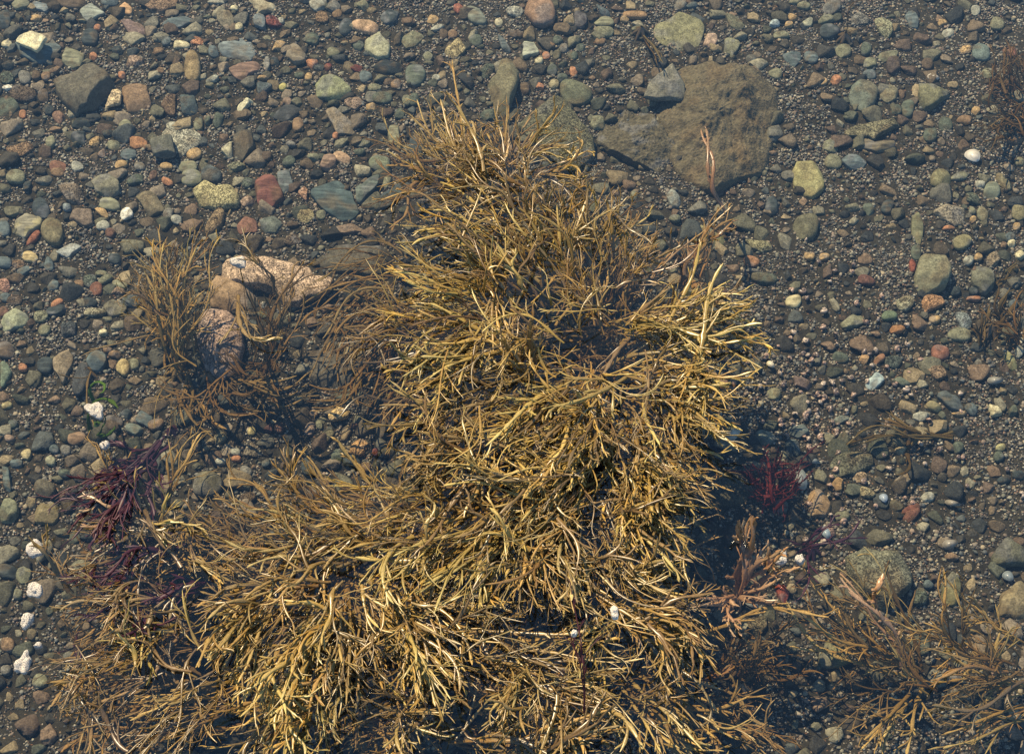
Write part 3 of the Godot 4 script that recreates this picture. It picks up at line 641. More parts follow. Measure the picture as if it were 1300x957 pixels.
func make_materials() -> void:
	var fine := noise_image(FastNoiseLite.TYPE_SIMPLEX, 0.06, 3)
	var mid := noise_image(FastNoiseLite.TYPE_SIMPLEX, 0.018, 5)
	var grain := noise_image(FastNoiseLite.TYPE_VALUE, 0.22, 8, 512, 512, 2)
	var streak := noise_image(FastNoiseLite.TYPE_SIMPLEX, 0.03, 9, 96, 512)
	streak.resize(512, 512, Image.INTERPOLATE_CUBIC)
	var t_plain := grey_texture([[fine, 0.4], [mid, 0.35], [grain, 0.25]], 0.5, 1.0, 1.7)
	var t_speck := grey_texture([[grain, 0.75], [mid, 0.25]], 0.35, 1.0, 2.6)
	var t_streak := grey_texture([[streak, 0.6], [fine, 0.2], [grain, 0.2]], 0.62, 1.0, 1.8)
	var t_rough := grey_texture([[fine, 0.5], [grain, 0.3], [mid, 0.2]], 0.6, 1.0, 1.9)
	M.plain = surface(t_plain, t_plain, 0.12, 0.75, 9.0)
	M.speck = surface(t_speck, t_speck, 0.1, 0.8, 7.0)
	M.streak = surface(t_streak, t_streak, 0.16, 0.72, 8.0)
	M.rough = surface(t_rough, t_rough, 0.45, 0.9, 5.0)
	M.grit = StandardMaterial3D.new()
	M.grit.vertex_color_use_as_albedo = true
	M.grit.roughness = 0.7
	M.weed = surface(t_plain, null, 0.0, 0.30, 40.0)
	M.weed.metallic_specular = 0.48
	M.weed.backlight_enabled = true
	M.weed.backlight = Color(0.42, 0.36, 0.16)
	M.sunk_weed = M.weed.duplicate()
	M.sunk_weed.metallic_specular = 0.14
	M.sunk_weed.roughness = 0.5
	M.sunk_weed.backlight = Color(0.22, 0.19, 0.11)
	M.dark_weed = surface(t_plain, null, 0.0, 0.42, 40.0)
	M.dark_weed.metallic_specular = 0.3
	# dark sandy silt between the stones, with specks of shell and grit
	var im := Image.create(1024, 1024, true, Image.FORMAT_RGBA8)
	var rng := RandomNumberGenerator.new()
	rng.seed = 77
	for y in 1024:
		for x in 1024:
			var g := mid.get_pixel(x / 2, y / 2).r * 0.5 + fine.get_pixel(x % 512, y % 512).r * 0.5
			var k := 0.06 + 0.11 * g + rng.randf() * 0.08
			im.set_pixel(x, y, Color(k * 1.08, k * 1.02, k * 0.82))
	for i in 9000:
		var c := [Color(0.62, 0.58, 0.5), Color(0.5, 0.42, 0.33), Color(0.3, 0.32, 0.33), Color(0.4, 0.3, 0.22)][rng.randi() % 4] as Color
		im.fill_rect(Rect2i(rng.randi_range(0, 1020), rng.randi_range(0, 1020), rng.randi_range(1, 4), rng.randi_range(1, 3)), c)
	im.generate_mipmaps()
	var st := ImageTexture.create_from_image(im)
	M.silt = surface(st, t_rough, 0.3, 0.9, 1.6)
	M.silt.vertex_color_use_as_albedo = false
	# honeycombed white crust: pale walls, dark pores
	var cells := FastNoiseLite.new()
	cells.noise_type = FastNoiseLite.TYPE_CELLULAR
	cells.cellular_return_type = FastNoiseLite.RETURN_DISTANCE
	cells.frequency = 0.075
	cells.fractal_type = FastNoiseLite.FRACTAL_NONE
	var ci := cells.get_seamless_image(256, 256)
	ci.convert(Image.FORMAT_RGBA8)
	var pores := Image.create(256, 256, true, Image.FORMAT_RGBA8)
	for y in 256:
		for x in 256:
			var d := ci.get_pixel(x, y).r
			var s := smoothstep(0.16, 0.34, d)
			pores.set_pixel(x, y, Color(lerpf(0.3, 0.8, s), lerpf(0.25, 0.77, s), lerpf(0.22, 0.72, s)))
	pores.generate_mipmaps()
	var pt := ImageTexture.create_from_image(pores)
	M.crust = surface(pt, pt, 0.08, 0.6, 48.0)
	M.crust.vertex_color_use_as_albedo = false
	# a thin flat sheet of clear water
	var w := StandardMaterial3D.new()
	w.transparency = BaseMaterial3D.TRANSPARENCY_ALPHA
	w.albedo_color = Color(0.35, 0.5, 0.62, 0.012)
	w.roughness = 0.0
	w.metallic_specular = 0.5
	M.water = w
	M.shell = StandardMaterial3D.new()
	M.shell.vertex_color_use_as_albedo = true
	M.shell.roughness = 0.35

# ---------------------------------------------------------------- stones
func chaikin(p: PackedVector2Array, cut: float) -> PackedVector2Array:
	var q := PackedVector2Array()
	for i in p.size():
		var a := p[i]
		var b := p[(i + 1) % p.size()]
		q.append(a.lerp(b, cut))
		q.append(a.lerp(b, 1.0 - cut))
	return q

func resample(p: PackedVector2Array, n: int) -> PackedVector2Array:
	var total := 0.0
	for i in p.size(): total += p[i].distance_to(p[(i + 1) % p.size()])
	var q := PackedVector2Array()
	var step := total / n
	var want := 0.0
	var done := 0.0
	for i in p.size():
		var a := p[i]
		var b := p[(i + 1) % p.size()]
		var l := a.distance_to(b)
		while want <= done + l and q.size() < n:
			q.append(a.lerp(b, (want - done) / maxf(l, 1e-6)))
			want += step
		done += l
	while q.size() < n: q.append(p[0])
	return q

func stone_outline(g: Array, ty: String, rng: RandomNumberGenerator) -> PackedVector2Array:
	var p := PackedVector2Array()
	if g.size() == 5:
		var a := deg_to_rad(g[4])
		var k := 20 if ty == "r" else 11 if ty == "c" else rng.randi_range(5, 7)
		var ph := rng.randf() * TAU
		var ph2 := rng.randf() * TAU
		for i in k:
			var t := TAU * (i + (0.0 if ty == "r" else rng.randf_range(-0.28, 0.28))) / k + ph
			var r := 1.0 + 0.06 * sin(2 * t + ph) + 0.05 * sin(3 * t + ph2)
			if ty == "c": r = rng.randf_range(0.7, 1.3)
			elif ty != "r": r = rng.randf_range(0.92, 1.2)
			else: r /= pow(pow(absf(cos(t)), 2.5) + pow(absf(sin(t)), 2.5), 0.4)
			var e := Vector2(cos(t) * g[2] * 0.5, sin(t) * g[3] * 0.5) * r
			p.append(Vector2(g[0], g[1]) + e.rotated(a))
	else:
		for i in g.size() / 2: p.append(Vector2(g[2 * i], g[2 * i + 1]))
		# a broken edge is never straight
		var q := PackedVector2Array()
		for i in p.size():
			var b := p[(i + 1) % p.size()]
			var l := p[i].distance_to(b)
			q.append(p[i])
			if l > 14.0:
				var nrm := (b - p[i]).orthogonal().normalized()
				q.append(p[i].lerp(b, rng.randf_range(0.3, 0.45)) + nrm * rng.randf_range(-0.045, 0.045) * l)
				q.append(p[i].lerp(b, rng.randf_range(0.55, 0.7)) + nrm * rng.randf_range(-0.045, 0.045) * l)
		p = q
	p = chaikin(p, 0.25 if ty in ["r", "c"] else 0.16)
	if ty in ["r", "c"]: p = chaikin(p, 0.25)
	return p

const EXPO := {"r": 0.72, "a": 0.4, "s": 0.3, "b": 0.4, "B": 0.34, "R": 0.3, "c": 0.7}
const THICK := {"r": 0.56, "a": 0.5, "s": 0.24, "b": 0.46, "B": 0.66, "R": 0.25, "c": 0.36}

func add_stone(row: Array, rng: RandomNumberGenerator, own: bool) -> Vector3:
	# appends one stone to the arrays; own: around its own base, which is returned
	var ty: String = row[1]
	var px := stone_outline(row[4], ty, rng)
	var mid := Vector2.ZERO
	for p in px: mid += p
	mid /= px.size()
	var per := 0.0
	for i in px.size(): per += px[i].distance_to(px[(i + 1) % px.size()])
	var n := clampi(int(per / 3.2), 14, 72) if ty != "R" else 110
	px = resample(px, n)
	var area := 0.0
	for i in n: area += px[i].cross(px[(i + 1) % n])
	var size := sqrt(absf(area) * 0.5) * 0.001
	var th: float = maxf(THICK[ty] * size * rng.randf_range(0.85, 1.2), 0.009)
	var at_bed := at(mid.x, mid.y, BED)
	var yc: float = bed(at_bed.x, at_bed.z) + th * 0.2 + row[2] * 0.001
	var origin := at(mid.x, mid.y, yc)
	var flat := PackedVector2Array()
	for p in px:
		var q := at(p.x, p.y, yc + th * 0.12) - origin
		flat.append(Vector2(q.x, q.z))
	var e: float = EXPO[ty]
	var phis := [-1.1, -0.5, -0.12, 0.14, 0.42, 0.72, 1.0, 1.22, 1.38, 1.49]
	if ty == "R":
		phis = [-1.1, -0.5, -0.12]
		for k in 30: phis.append(acos(pow(1.0 - (k + 0.5) / 30.5, 1.0 / e)))
	var seed_at := Vector3(rng.randf() * 900.0, rng.randf() * 900.0, rng.randf() * 900.0)
	var tilt := Vector2(rng.randf_range(-1, 1), rng.randf_range(-1, 1)) * (0.16 if ty in ["a", "s", "b"] else 0.06)
	var amp: float = {"r": 0.035, "a": 0.09, "s": 0.05, "b": 0.075, "B": 0.05, "R": 0.05, "c": 0.2}[ty] * size
	var fr: float = ({"r": 1.6, "a": 2.4, "s": 2.6, "b": 2.2, "B": 2.0, "R": 5.5, "c": 3.5}[ty]) / size
	var col := lin(row[3], 1.42)
	var alt := col.lerp(Color(0.16, 0.115, 0.06), 0.5) if rng.randf() < 0.6 else col.lerp(Color(0.2, 0.2, 0.19), 0.5)
	# broken faces: planes that cut the rounded body
	var cuts := []
	var half := Vector2.ZERO
	for p in flat: half = half.max(p.abs())
	for k in {"r": 1, "a": 6, "s": 4, "b": 6, "B": 4, "R": 9, "c": 0}[ty]:
		var az := rng.randf() * TAU
		var nn := Vector3(cos(az), rng.randf_range(0.35, 2.2) if ty != "R" else rng.randf_range(1.4, 6.0), sin(az)).normalized()
		var sup := sqrt(pow(nn.x * half.x, 2) + pow(nn.z * half.y, 2) + pow(nn.y * th * 0.5, 2))
		cuts.append([nn, sup * rng.randf_range(0.62, 0.95)])
	var start := V.size()
	var shift := Vector3.ZERO if own else origin
	var tops := PackedVector3Array()
	for phi in phis:
		var sc := pow(cos(phi), e)
		var y := signf(phi) * pow(absf(sin(phi)), e) * th * 0.5
		for p in flat:
			tops.append(Vector3(p.x * sc, y, p.y * sc))
	tops.append(Vector3(0, th * 0.5, 0))
	for p in tops:
		var q := p * fr * 18.0 + seed_at
		var d := shape_noise.get_noise_3dv(q) * amp
		var d2 := shape_noise.get_noise_3dv(q * 3.1) * amp * 0.35
		var f := p
		f += Vector3(p.x, 0, p.z).normalized() * (d + d2) * 0.7
		if p.y > 0.0: f.y += (d * 0.8 + d2 + p.x * tilt.x + p.z * tilt.y) * (p.y / (th * 0.5))
		for c in cuts:
			var over: float = f.dot(c[0]) - c[1]
			if over > 0.0: f -= c[0] * (over * 0.92)
		if ty == "R" and p.y > 0.0:   # the uneven top of a broken rock
			var s := p / size * 42.0 + seed_at
			f.y += (p.y / (th * 0.5)) * th * (0.3 * shape_noise.get_noise_3dv(s * 0.8) + 0.22 * absf(shape_noise.get_noise_3dv(s * 1.8)) + 0.09 * shape_noise.get_noise_3dv(s * 5.0) + 0.09 * shape_noise.get_noise_3dv(s * 13.0))
		V.append(f + shift)
		var m := smoothstep(0.05, 0.4, shape_noise.get_noise_3dv(q * 0.8 + Vector3(50, 0, 9)))
		var v := 1.0 + 0.35 * shape_noise.get_noise_3dv(q * 2.2)
		var c := col.lerp(alt, m)
		C.append(Color(c.r * v, c.g * v, c.b * v))
		N.append(Vector3.ZERO)
	var rings := phis.size()
	var first := I.size()
	for j in rings - 1:
		for i in n:
			var a := start + j * n + i
			var b := start + j * n + (i + 1) % n
			I.append_array(PackedInt32Array([a, a + n, b, b, a + n, b + n]))
	var pole := start + rings * n
	for i in n:
		I.append_array(PackedInt32Array([start + (rings - 1) * n + i, pole, start + (rings - 1) * n + (i + 1) % n]))
	# outlines may run either way round: turn the normals outward, all alike
	var outward := 0.0
	for k in range(first, I.size(), 3):
		var a := V[I[k]]
		var nn := (V[I[k + 1]] - a).cross(V[I[k + 2]] - a)
		outward += nn.dot(a - shift)
		for w in 3: N[I[k + w]] += nn
	if outward < 0.0:
		for k in range(start, V.size()): N[k] = -N[k]
	for k in range(start, V.size()): N[k] = N[k].normalized()
	# remember where it lies
	var reach := size * 0.5
	for gx in range(int((origin.x - reach) / CELL), int((origin.x + reach) / CELL) + 1):
		for gz in range(int((origin.z - reach) / CELL), int((origin.z + reach) / CELL) + 1):
			var w := Vector2(gx * CELL, gz * CELL) - Vector2(origin.x, origin.z)
			if w.length() < reach * 0.98: occupy(gx, gz)
	return origin

func occupy(gx: int, gz: int) -> void:
	var x := gx + GRID / 2
	var z := gz + GRID / 2
	if x >= 0 and z >= 0 and x < GRID and z < GRID: occupied[z * GRID + x] = 1

func taken(p: Vector3) -> bool:
	var x := int(floor(p.x / CELL)) + GRID / 2
	var z := int(floor(p.z / CELL)) + GRID / 2
	return x < 0 or z < 0 or x >= GRID or z >= GRID or occupied[z * GRID + x] == 1

func stone_material(row: Array, rng: RandomNumberGenerator) -> Material:
	var l := " ".join((row[0] as String).split(" ").slice(0, 4))
	if "granite" in l or "speckled" in l or "gritty" in l or "pinkish grey" in l: return M.speck
	if row[1] == "R": return M.rough
	if "slate" in l or "ribbed" in l or "banded" in l: return M.streak
	return [M.plain, M.plain, M.plain, M.plain, M.speck, M.streak][rng.randi() % 6]

func make_stones() -> void:
	var rng := RandomNumberGenerator.new()
	for k in STONES.size():
		rng.seed = 1000 + k
		fresh()
		var o := add_stone(STONES[k], rng, true)
		var s := inst("stone", commit(true), stone_material(STONES[k], rng))
		s.position = o
		tag(s, STONES[k][0], "stone", "stones lying on the bed")
	fresh()
	for k in SMALL_STONES.size():
		rng.seed = 5000 + k
		add_stone(SMALL_STONES[k], rng, false)
	var sm := inst("pebble_scatter", commit(true), M.plain)
	tag(sm, "small mixed pebbles scattered between the larger stones", "pebbles", "", "stuff")

func pebble_mesh(n: int, phis: Array, seed_value: int, lump: float, faces := 0) -> ArrayMesh:
	fresh()
	var rng := RandomNumberGenerator.new()
	rng.seed = seed_value
	var cuts := []
	for k in faces: cuts.append([Vector3(rng.randfn(), absf(rng.randfn()) * 0.9, rng.randfn()).normalized(), rng.randf_range(0.42, 0.78)])
	for phi in phis:
		for i in n:
			var a := TAU * i / n
			var p := Vector3(cos(a) * cos(phi), sin(phi), sin(a) * cos(phi))
			var q := p * (1.0 + lump * shape_noise.get_noise_3dv(p * 28.0 + Vector3.ONE * seed_value * 37.0))
			for c in cuts:
				var over: float = q.dot(c[0]) - c[1]
				if over > 0.0: q -= c[0] * over
			V.append(q); N.append(p); C.append(Color.WHITE)
	var top := Vector3(0, 1, 0)
	for c in cuts:
		var over: float = top.dot(c[0]) - c[1]
		if over > 0.0: top -= c[0] * over
	V.append(top); N.append(Vector3.UP); C.append(Color.WHITE)
	for j in phis.size() - 1:
		for i in n:
			var a := j * n + i
			var b := j * n + (i + 1) % n
			I.append_array(PackedInt32Array([a, a + n, b, b, a + n, b + n]))
	var l := (phis.size() - 1) * n
	for i in n: I.append_array(PackedInt32Array([l + i, phis.size() * n, l + (i + 1) % n]))
	if faces > 0:
		var sums := PackedVector3Array()
		sums.resize(N.size())
		for k in range(0, I.size(), 3):
			var nn := (V[I[k + 1]] - V[I[k]]).cross(V[I[k + 2]] - V[I[k]])
			if nn.dot(N[I[k]] + N[I[k + 1]]) < 0.0: nn = -nn
			for w in 3: sums[I[k + w]] += nn
		for k in N.size(): N[k] = sums[k].normalized()
	return commit(true)

const PEBBLE_COLORS := [[122, 119, 96], [114, 112, 90], [94, 98, 82], [90, 96, 94], [66, 70, 70], [70, 69, 64], [125, 108, 84], [98, 88, 72], [158, 140, 104], [140, 116, 92], [104, 88, 74], [142, 128, 108], [114, 112, 100], [84, 80, 70], [106, 102, 82], [152, 146, 122]]
const GRIT_COLORS := [[74, 72, 60], [58, 57, 50], [100, 90, 70], [130, 112, 86], [68, 60, 50], [88, 88, 80], [50, 50, 46], [196, 186, 164], [170, 156, 128], [140, 106, 80], [114, 107, 90], [62, 58, 48], [84, 78, 62]]

func scatter(called: String, label: String, mesh: Mesh, count: int, lo: float, hi: float, flat: float, colors: Array, seed_value: int, claim: bool, mat: Material, gain := 1.05) -> void:
	var rng := RandomNumberGenerator.new()
	rng.seed = seed_value
	var xf: Array[Transform3D] = []
	var cs := PackedColorArray()
	for k in count:
		var x := rng.randf_range(-1.05, 1.05) * (1.0 if hi < 0.004 else 1.25)
		var z := rng.randf_range(-0.95, 0.75) * (1.0 if hi < 0.004 else 1.25)
		var r := lo + (hi - lo) * pow(rng.randf(), 1.8)
		var p := Vector3(x, 0, z)
		if taken(p): continue
		if claim:
			var where := bed_noise.get_noise_2d(x * 160.0 + 300.0, z * 160.0)
			if rng.randf() < clampf((0.45 if hi > 0.01 else 0.1) * smoothstep(-0.1, 0.6, x) + smoothstep(0.02, 0.25, where) * 0.75, 0.0, 0.92): continue
			if taken(p + Vector3(r * 0.5, 0, 0)) or taken(p - Vector3(r * 0.5, 0, 0)) or taken(p + Vector3(0, 0, r * 0.5)) or taken(p - Vector3(0, 0, r * 0.5)): continue
			for gx in range(int(floor((x - r * 0.7) / CELL)), int(floor((x + r * 0.7) / CELL)) + 1):
				for gz in range(int(floor((z - r * 0.7) / CELL)), int(floor((z + r * 0.7) / CELL)) + 1): occupy(gx, gz)
		p.y = bed(x, z) + r * flat * 0.35
		var b := Basis.from_euler(Vector3(rng.randf_range(-0.3, 0.3), rng.randf() * TAU, rng.randf_range(-0.3, 0.3)))
		b = b.scaled_local(Vector3(r, r * flat * rng.randf_range(0.7, 1.2), r * rng.randf_range(0.6, 0.95)))
		xf.append(Transform3D(b, p))
		var c := lin(colors[rng.randi() % colors.size()], gain)
		var v := rng.randf_range(0.7, 1.25)
		cs.append(Color(c.r * v, c.g * v, c.b * v))
	var mm := MultiMesh.new()
	mm.transform_format = MultiMesh.TRANSFORM_3D
	mm.use_colors = true
	mm.mesh = mesh
	mm.instance_count = xf.size()
	for k in xf.size():
		mm.set_instance_transform(k, xf[k])
		mm.set_instance_color(k, cs[k])
	var o := MultiMeshInstance3D.new()
	o.name = numbered(called)
	o.multimesh = mm
	o.material_override = mat
	add_child(o)
	tag(o, label, "gravel", "", "stuff")

# ---------------------------------------------------------------- weed
func tube(P: PackedVector3Array, R: PackedFloat32Array, c0: Color, c1: Color, sides: int, flat: float) -> void:
	var n := P.size()
	var b := V.size()
	for i in n:
		var T := (P[mini(i + 1, n - 1)] - P[maxi(i - 1, 0)]).normalized()
		var S := T.cross(Vector3.UP)
		if S.length_squared() < 0.02: S = T.cross(Vector3(0.3, 0.1, 0.9))
		S = S.normalized()
		var U := S.cross(T)
		var t := float(i) / (n - 1)
		var c := c0.lerp(c1, t * t)
		for k in sides:
			var a := TAU * k / sides
			var ca := cos(a)
			var sa := sin(a)
			V.append(P[i] + (S * ca + U * (sa * flat)) * R[i])
			N.append((S * (ca * flat) + U * sa).normalized())
			C.append(c)
	for i in n - 1:
		for k in sides:
			var p := b + i * sides + k
			var q := b + i * sides + (k + 1) % sides
			I.append(p); I.append(q); I.append(p + sides)
			I.append(q); I.append(q + sides); I.append(p + sides)

func twig(from: Vector3, D: Vector3, T: Vector3, length: float, r: float, col: Color, tip: Color, rng: RandomNumberGenerator, depth: int) -> void:
	var m := 7 if depth == 0 else 5
	var P := PackedVector3Array([from])
	var R := PackedFloat32Array([r * 0.8])
	var d := D
	var curl := Vector3(rng.randf_range(-1, 1), rng.randf_range(-0.5, 0.3), rng.randf_range(-1, 1)) * 0.21
	var swell := rng.randf_range(0.45, 0.8) if rng.randf() < 0.45 else 9.0
	var fork := rng.randi_range(2, 4)
	for j in range(1, m):
		var t := float(j) / (m - 1)
		d = (d.lerp(T, 0.09) + curl).normalized()
		P.append(P[j - 1] + d * (length / (m - 1)))
		var rr := r * (1.0 - 0.45 * t) * (1.0 + 0.95 * exp(-pow((t - swell) / 0.13, 2.0)))
		R.append(rr if j < m - 1 else r * 0.16)
		if depth < 2 and length > 0.014 and (j == fork or (j == fork + 2 and rng.randf() < 0.5)) and j < m - 1:
			var S := d.cross(Vector3.UP).normalized() * (1.0 if rng.randf() < 0.5 else -1.0)
			twig(P[j], (d * 0.85 + S * rng.randf_range(0.2, 0.5) + Vector3.UP * rng.randf_range(-0.22, 0.14)).normalized(), d, length * rng.randf_range(0.35, 0.62), r * 0.85, col, tip, rng, depth + 1)
	tube(P, R, col, tip, 5 if depth == 0 else 4, 0.7)

func frond(P: PackedVector3Array, r0: float, col: Color, tip: Color, rng: RandomNumberGenerator, bushy: float, reach: float) -> void:
	var n := P.size()
	var total := 0.0
	var along := PackedFloat32Array([0.0])
	for i in range(1, n):
		total += P[i].distance_to(P[i - 1])
		along.append(total)
	var R := PackedFloat32Array()
	var gap := rng.randf_range(0.022, 0.045)
	var ph := rng.randf() * gap
	for i in n:
		var t := along[i] / total
		var x := fposmod(along[i] + ph, gap) - gap * 0.5
		var sw := 0.95 * exp(-pow(x / 0.0055, 2.0)) if t > 0.15 else 0.0
		R.append(r0 * (1.0 - 0.55 * t) * (1.0 + sw) * rng.randf_range(0.85, 1.15))
	R[n - 1] = r0 * 0.15
	tube(P, R, col, tip, 6, 0.55)
	if bushy <= 0.0: return
	var s := total * rng.randf_range(0.1, 0.2)
	var side := 1.0 if rng.randf() < 0.5 else -1.0
	var i := 1
	while s < total * 0.96:
		while i < n - 1 and along[i] < s: i += 1
		var T := (P[i] - P[i - 1]).normalized()
		var S := T.cross(Vector3.UP).normalized()
		var t := s / total
		if rng.randf() < 0.8: side = -side
		var ang := rng.randf_range(0.15, 0.55)
		var D := (T * cos(ang) + S * (side * sin(ang)) + Vector3.UP * rng.randf_range(-0.25, 0.14)).normalized()
		twig(P[i], D, T, reach * rng.randf_range(0.35, 1.0) * (1.2 - 0.75 * t), r0 * rng.randf_range(0.55, 0.8) * (1.0 - 0.25 * t), col, tip, rng, 0)
		s += rng.randf_range(0.008, 0.02) / bushy

func smooth_path(pts: Array, m: int) -> PackedVector2Array:
	var c := Curve2D.new()
	var k := pts.size() / 2
	for i in k:
		var p := Vector2(pts[2 * i], pts[2 * i + 1])
		var a := Vector2(pts[2 * maxi(i - 1, 0)], pts[2 * maxi(i - 1, 0) + 1])
		var b := Vector2(pts[2 * mini(i + 1, k - 1)], pts[2 * mini(i + 1, k - 1) + 1])
		var h := (b - a) / 6.0
		c.add_point(p, -h, h)
	var q := PackedVector2Array()
	var l := c.get_baked_length()
	for i in m: q.append(c.sample_baked(l * i / (m - 1), true))
	return q

# look of a kind of weed: colour at base, colour at tip, thickness (m), twigs per length, twig length
const LOOK := {
	"gold": [Color(0.43, 0.27, 0.065), Color(0.86, 0.62, 0.20), 0.00168, 0.65, 0.056],
	"ochre": [Color(0.32, 0.20, 0.06), Color(0.72, 0.50, 0.18), 0.00155, 0.65, 0.054],
	"brown": [Color(0.25, 0.155, 0.06), Color(0.42, 0.28, 0.115), 0.0015, 0.55, 0.05],
	"dark": [Color(0.15, 0.09, 0.034), Color(0.26, 0.165, 0.06), 0.0013, 0.55, 0.035],
	"strand": [Color(0.24, 0.15, 0.052), Color(0.34, 0.225, 0.08), 0.0014, 0.12, 0.05],
	"sprig": [Color(0.36, 0.20, 0.075), Color(0.55, 0.36, 0.15), 0.0020, 1.1, 0.026],
	"tan": [Color(0.52, 0.30, 0.16), Color(0.66, 0.44, 0.25), 0.0027, 1.3, 0.022],
	"rust": [Color(0.30, 0.15, 0.06), Color(0.42, 0.24, 0.10), 0.0018, 2.0, 0.010],
	"purple": [Color(0.06, 0.018, 0.03), Color(0.11, 0.034, 0.052), 0.0017, 0.9, 0.045],
	"red": [Color(0.11, 0.022, 0.02), Color(0.17, 0.04, 0.035), 0.0010, 2.6, 0.014],
	"green": [Color(0.07, 0.13, 0.015), Color(0.10, 0.17, 0.02), 0.0024, 0.0, 0.0],
	"thread": [Color(0.13, 0.09, 0.035), Color(0.18, 0.125, 0.045), 0.0016, 0.35, 0.02],
}

func holdfast(root: Node3D, col: Color, rng: RandomNumberGenerator) -> void:
	# the knob of short root-like fingers that grips the bed
	fresh()
	for k in 7:
		var a := TAU * k / 7.0 + rng.randf() * 0.6
		var d := Vector3(cos(a), -0.5, sin(a))
		var P := PackedVector3Array([Vector3(0, 0.012, 0), Vector3(0, 0.009, 0) + d * 0.005, Vector3(0, 0.008, 0) + d * 0.011, Vector3(0, 0.004, 0) + d * 0.017])
		tube(P, PackedFloat32Array([0.003, 0.0035, 0.0025, 0.001]), col, col, 6, 0.8)
	inst("holdfast", commit(), M.weed, root)

func plant(label: String, category: String, where: Vector2, seed_value: int, guides: Array, called := "wrack_clump", part := "frond") -> Node3D:
	# guides: [look, fronds, spread px, height at the base, height at the tip, height spread, x, y, x, y ...] base to tip
	var rng := RandomNumberGenerator.new()
	rng.seed = seed_value
	var o := at(where.x, where.y, BED)
	var root := base(called, o)
	tag(root, label, category)
	holdfast(root, LOOK[guides[0][0]][0], rng)
	var total := 0
	for g in guides: total += int(g[1] * 1.5) if g[1] > 7 else int(g[1])
	var cutoff := 0.34 - 0.94 * 250.0 / total
	var mass_v := PackedVector3Array()
	var mass_n := PackedVector3Array()
	var mass_c := PackedColorArray()
	var mass_i := PackedInt32Array()
	for g in guides:
		var look: Array = LOOK[g[0]]
		var pts: Array = g.slice(6)
		var count := int(g[1])
		if count > 7: count = int(count * 1.5)
		for k in count:
			var path := smooth_path(pts, 40)
			var stray: bool = count > 7 and k >= count * 0.66
			var own_len := 0.0
			for i in 39: own_len += path[i].distance_to(path[i + 1])
			if stray:   # a strand lying across the others
				var f0 := rng.randf_range(4.0, 36.0)
				var p0 := path[int(f0)]
				var d0 := (path[int(f0) + 1] - path[int(f0)]).normalized()
				p0 += d0.orthogonal() * rng.randfn(0.0, 0.7) * g[2]
				var head := d0.rotated(rng.randfn(0.0, 0.75))
				var len_px := minf(rng.randf_range(45.0, 150.0), own_len * 1.1)
				var bend := rng.randfn(0.0, 1.0) / 39.0
				p0 -= head * len_px * 0.4
				for i in 40:
					path[i] = p0
					p0 += head * (len_px / 39.0)
					head = head.rotated(bend)
			var px_len := 0.0
			for i in 39: px_len += path[i].distance_to(path[i + 1])
			var a := rng.randf_range(0.0, 0.3) if count > 3 else 0.0
			var b := rng.randf_range(0.72, 1.08) if count > 3 else 1.0
			var m := clampi(int(px_len * (b - a) / 5.0), 6, 44)
			var off: float = 0.0 if stray else rng.randfn(0.0, 0.62) * g[2]
			var drift: float = 0.0 if stray else rng.randfn(0.0, 0.4) * g[2]
			var w1 := rng.randf() * TAU
			var w2 := rng.randf_range(0.6, 1.7)
			var wob := minf(px_len * 0.05, 10.0) * rng.randf_range(0.3, 1.4)
			var layer := rng.randf_range(-0.6, 0.34)
			var turn := rng.randfn(0.0, 0.24) if count > 4 else 0.0
			if stray:
				turn = 0.0
				layer = rng.randf_range(-0.1, 0.45)
			var pivot := path[int(a * 39.0)]
			var P := PackedVector3Array()
			for i in m:
				var t := lerpf(a, b, float(i) / (m - 1))
				var f := clampf(t, 0.0, 1.0) * 38.999
				var p := path[int(f)].lerp(path[int(f) + 1], f - int(f))
				var dir := (path[int(f) + 1] - path[int(f)]).normalized()
				if t > 1.0: p += dir * ((t - 1.0) * px_len)
				var nrm := dir.orthogonal()
				p += nrm * (off * (0.5 + 0.6 * t) + drift * t * t + wob * sin(w1 + t * w2 * TAU))
				p = pivot + (p - pivot).rotated(turn)
				var h: float = lerpf(g[3], g[4], 0.35 + 0.5 * t if stray else t) + layer * g[5] * 2.0 + 0.006 * sin(w1 * 2.0 + t * 5.0) - (0.0 if stray else 0.025) * pow(1.0 - t, 3.0)
				P.append(at(p.x, p.y, maxf(h, BED + 0.004)) - o)
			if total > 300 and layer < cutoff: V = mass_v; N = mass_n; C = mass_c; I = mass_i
			else: fresh()
			var v := rng.randf_range(0.6, 1.25)
			var tint: Array = LOOK["brown"] if g[0] in ["gold", "ochre"] and rng.randf() < 0.28 else look
			var c0: Color = tint[0]
			var c1: Color = tint[1]
			var warm := rng.randf_range(-0.12, 0.1)
			c0 = Color(c0.r * v, c0.g * v * (1.0 + warm), c0.b * v * (1.0 + 2.0 * warm))
			c1 = Color(c1.r * v, c1.g * v * (1.0 + warm), c1.b * v * (1.0 + 2.0 * warm))
			frond(P, look[2] * lerpf(0.55, 1.75, pow(rng.randf(), 1.5)), c0, c1, rng, look[3], look[4])
			if total > 300 and layer < cutoff:   # the lowest of a dense clump go into one mass
				mass_v = V; mass_n = N; mass_c = C; mass_i = I
			else:
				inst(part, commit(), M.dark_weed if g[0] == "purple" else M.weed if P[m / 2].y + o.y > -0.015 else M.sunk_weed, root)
	if mass_v.size() > 0:
		V = mass_v; N = mass_n; C = mass_c; I = mass_i
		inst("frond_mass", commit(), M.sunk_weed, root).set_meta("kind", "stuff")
	for k in root.get_meta_list():
		if k.begins_with("count_"): root.remove_meta(k)
	return root

